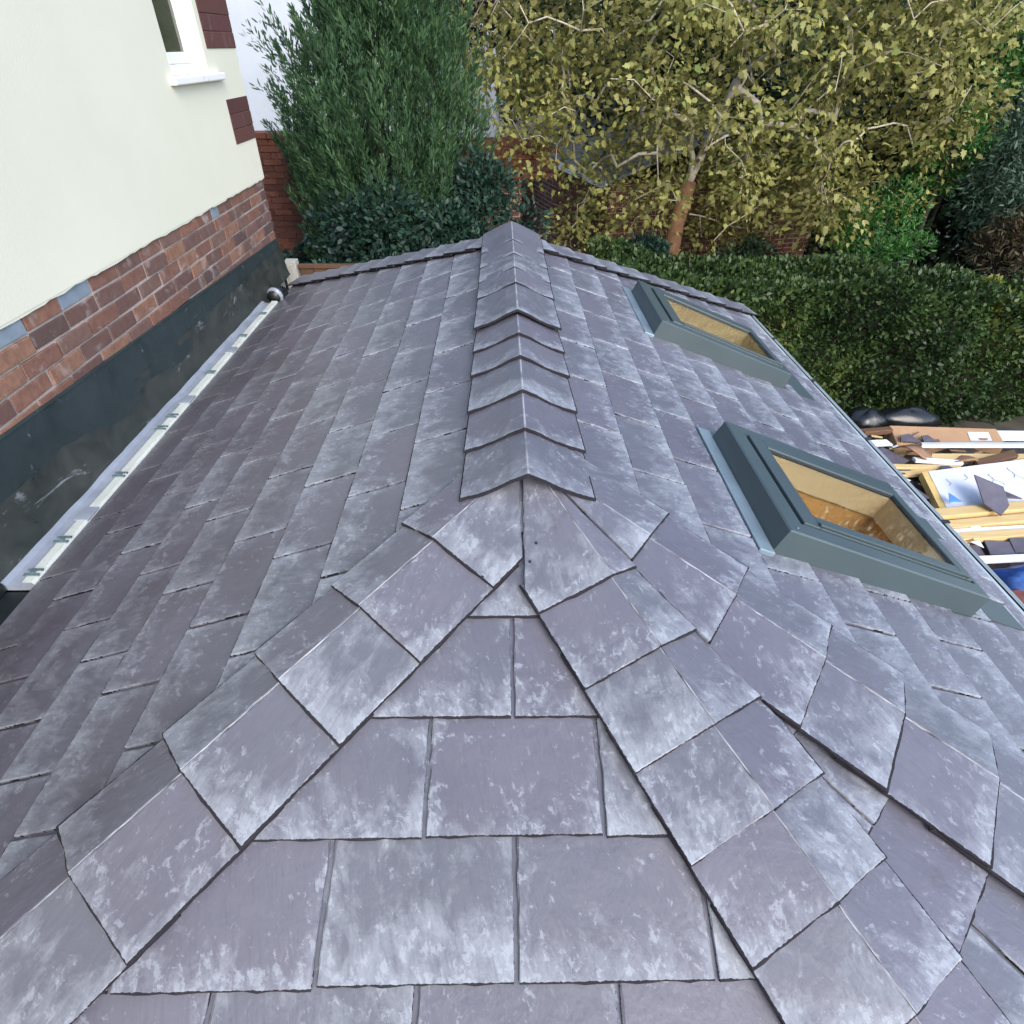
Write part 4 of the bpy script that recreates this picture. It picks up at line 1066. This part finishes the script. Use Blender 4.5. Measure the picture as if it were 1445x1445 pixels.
slab('pine_batten', 'pale pine batten at the top edge of the insulation board', 'batten', (3.40,3.22,ZP-.02), (4.5,3.32,ZP-.02), 0.06, 0.035, M['yellowpine'])
slab('timber_offcut', 'brown weathered timber offcut crossing near the right edge', 'timber', (4.30,3.32,ZP+.03), (4.75,3.46,ZP+.05), 0.09, 0.04, M['fence'])
# big insulation board
IB = empty('insulation_board', (4.2, 2.95, ZP), 'large white faced insulation board with a yellow foam edge', 'board')
B0 = [(3.70,3.17),(3.60,2.66),(4.9,2.80),(5.0,3.38)]; zz = lambda x, y: ZP+0.06-(3.2-y)*0.10
mb = MB(); q = B0; mb.hexa([(q[0][0],q[0][1],zz(*q[0])-.07),(q[1][0],q[1][1],zz(*q[1])-.07),(q[2][0],q[2][1],zz(*q[2])-.07),(q[3][0],q[3][1],zz(*q[3])-.07),(q[0][0],q[0][1],zz(*q[0])-.004),(q[1][0],q[1][1],zz(*q[1])-.004),(q[2][0],q[2][1],zz(*q[2])-.004),(q[3][0],q[3][1],zz(*q[3])-.004)]); mb.build('foam_core', M['foam'], IB)
mb = MB(); q = [(3.76,3.175),(3.66,2.665),(4.9,2.80),(5.0,3.38)]
mb.hexa([(x,y,zz(x,y)-.003) for x, y in q]+[(x,y,zz(x,y)) for x, y in q]); mb.build('facing', M['foil'], IB)
for (sx, sy, ln, an) in ((4.02,3.05,.10,.9),(4.25,3.02,.12,1.2),(4.33,2.98,.10,2.0),(4.48,3.08,.14,1.3),(4.56,3.02,.12,1.9),(3.84,2.98,.09,1.1)):
    mb = MB(); pts = [(sx+ln*t*cos(an)+.02*sin(t*5), sy+ln*t*sin(an), zz(sx, sy+ln*t*sin(an))+.002) for t in (0,.25,.5,.75,1)]
    mb.tube(pts, [.0035]*5, 4); mb.build('pen_mark', M['ink'], IB)
def offcut(label, pts, z, th=0.012, tilt=(0, 0), m='greyslate', name='slate_offcut', cat='slate'):
    mb = MB(); n = len(pts); cx = sum(p[0] for p in pts)/n; cy = sum(p[1] for p in pts)/n
    f = lambda x, y: z+(x-cx)*tilt[0]+(y-cy)*tilt[1]
    mb.v += [Vector((x, y, f(x, y)-th)) for x, y in pts]+[Vector((x, y, f(x, y))) for x, y in pts]
    mb.face(range(n)[::-1] if False else list(range(n))[::-1]); mb.face(list(range(n, 2*n)))
    for i in range(n): mb.face((i, (i+1) % n, n+(i+1) % n, n+i))
    return tag(mb.build(name, M[m]), label, cat)
offcut('dark slate offcut propped on the insulation board', [(3.93,2.90),(3.88,2.62),(3.98,2.52),(4.10,2.62),(4.14,2.80)], ZP+.13, .012, (-.10, .35))
offcut('small slate chip right of the propped slate', [(4.13,2.74),(4.20,2.83),(4.28,2.72)], ZP+.09)
offcut('blue plastic scrap on the lower left of the insulation board', [(3.66,2.70),(3.73,2.83),(3.77,2.70)], ZP+.075, .006, (0,0), 'bluefilm', 'plastic_scrap', 'plastic')
offcut('jagged slate offcut left of the crumpled cardboard', [(3.42,3.68),(3.52,3.58),(3.58,3.62),(3.74,3.42),(3.62,3.36),(3.46,3.44)], ZP+.02, .012, (.05,.15))
offcut('grey slate offcut under the jagged one', [(3.50,3.40),(3.66,3.38),(3.74,3.30),(3.56,3.26)], ZP+.0, .012)
offcut('rounded slate fragment in front of the cardboard box', [(3.83,3.74),(3.86,3.82),(3.95,3.84),(4.02,3.72)], ZP+.04, .012, (0,.2))
offcut('second slate fragment in front of the cardboard box', [(4.04,3.72),(4.05,3.80),(4.12,3.81),(4.16,3.72)], ZP+.045, .012, (0,.2))
offcut('small rounded slate chip on the pale batten', [(3.92,3.24),(3.95,3.29),(4.02,3.29),(4.05,3.24)], ZP+.04)
offcut('dark slate left of the yellow foam edge', [(3.40,3.12),(3.52,3.16),(3.62,2.86),(3.50,2.80)], ZP+.0)
offcut('white scrap sheet left of the foam edge', [(3.44,3.17),(3.52,3.18),(3.58,3.10),(3.52,3.08)], ZP+.012, .006, (0,0), 'scrapwhite', 'sheet_scrap', 'scrap')
slab('pine_plank', 'upper yellow pine plank below the insulation board', 'plank', (3.50,2.585,ZP+.03), (5.0,2.76,ZP+.03), 0.10, 0.05, M['yellowpine'])
slab('pine_plank', 'second yellow pine plank with rough face below the upper one', 'plank', (3.46,2.46,ZP+.0), (4.9,2.62,ZP+.02), 0.09, 0.05, M['yellowpine'])
slab('white_trim', 'narrow white strip between two pine planks', 'trim', (3.46,2.385,ZP), (4.9,2.50,ZP), 0.05, 0.03, M['scrapwhite'])
slab('pine_plank', 'lowest pine plank above the dark slate scraps', 'plank', (3.42,2.30,ZP+.01), (4.8,2.42,ZP+.01), 0.08, 0.05, M['yellowpine'])
for i, (lab, x, y) in enumerate((('dark slate scrap below the lowest pine plank', 3.55, 2.20), ('second dark slate scrap right of the first below the planks', 3.78, 2.21), ('third dark slate scrap by the right edge below the planks', 3.98, 2.22))):
    offcut(lab, [(x-.10,y-.07),(x+.11,y-.08),(x+.13,y+.06),(x-.06,y+.08)], ZP-.02+.02*i, .012, (.12*(i-1), .1))
offcut('white scrap among the dark slate pieces', [(3.58,2.25),(3.66,2.27),(3.64,2.18)], ZP+.025, .005, (0,0), 'scrapwhite', 'sheet_scrap', 'scrap')
slab('white_board', 'white board strip above the blue tarpaulin', 'board', (3.35,2.06,ZP), (4.6,2.10,ZP+.02), 0.06, 0.03, M['scrapwhite'])
def lump(name, label, cat, c, rd, m, seed, amp=0.25):
    mb = MB(); nu, nv = 18, 10
    for j in range(nv+1):
        for i in range(nu):
            th = pi*j/nv; ph = 2*pi*i/nu; d = Vector((sin(th)*cos(ph), sin(th)*sin(ph), cos(th)))
            k = 1+amp*mn.noise(d*2.2+Vector((seed, 0, 0)))+amp*.5*mn.noise(d*5+Vector((0, seed, 0)))
            mb.v.append(Vector(c)+Vector((d.x*rd[0], d.y*rd[1], d.z*rd[2]))*k)
    for j in range(nv):
        for i in range(nu): a = j*nu+i; b2 = j*nu+(i+1) % nu; mb.face((a, b2, b2+nu, a+nu))
    return tag(mb.build(name, m, smooth=True), label, cat)
lump('tarpaulin', 'crumpled blue tarpaulin at the right edge of the scrap heap', 'tarpaulin', (3.85,1.84,ZP-.06), (0.30,0.16,0.14), M['tarp'], 3, 0.5)
lump('bin_bag', 'black bin bag at the top left of the scrap heap', 'bag', (3.72,4.22,ZP-.02), (0.20,0.16,0.13), M['bag'], 5)
lump('bin_bag', 'dark plastic sheeting heap under the hedge', 'bag', (4.25,4.35,ZP-.08), (0.36,0.15,0.14), M['bag'], 8)
lump('sack', 'grey sack beside the blue tarpaulin', 'sack', (3.52,1.93,ZP-.10), (0.12,0.09,0.09), M['foil'], 12)
for i, (x, y, lab) in enumerate(((3.62,1.72,'red clay fragment below the blue tarpaulin'),(3.80,1.60,'lower red clay fragment near the gutter'))):
    offcut(lab, [(x-.06,y-.04),(x+.07,y-.05),(x+.05,y+.05),(x-.05,y+.04)], ZP-.02, .03, (0,.1), 'redbit', 'clay_fragment', 'fragment')
slab('timber_offcut', 'brown timber offcut beside the black bin bag', 'timber', (3.55,3.95,ZP), (3.86,3.98,ZP+.01), 0.07, 0.05, M['fence'])
slab('white_trim', 'white trim stub by the gutter at the top of the heap', 'trim', (3.30,3.72,ZP), (3.72,3.74,ZP+.01), 0.10, 0.02, M['scrapwhite'])
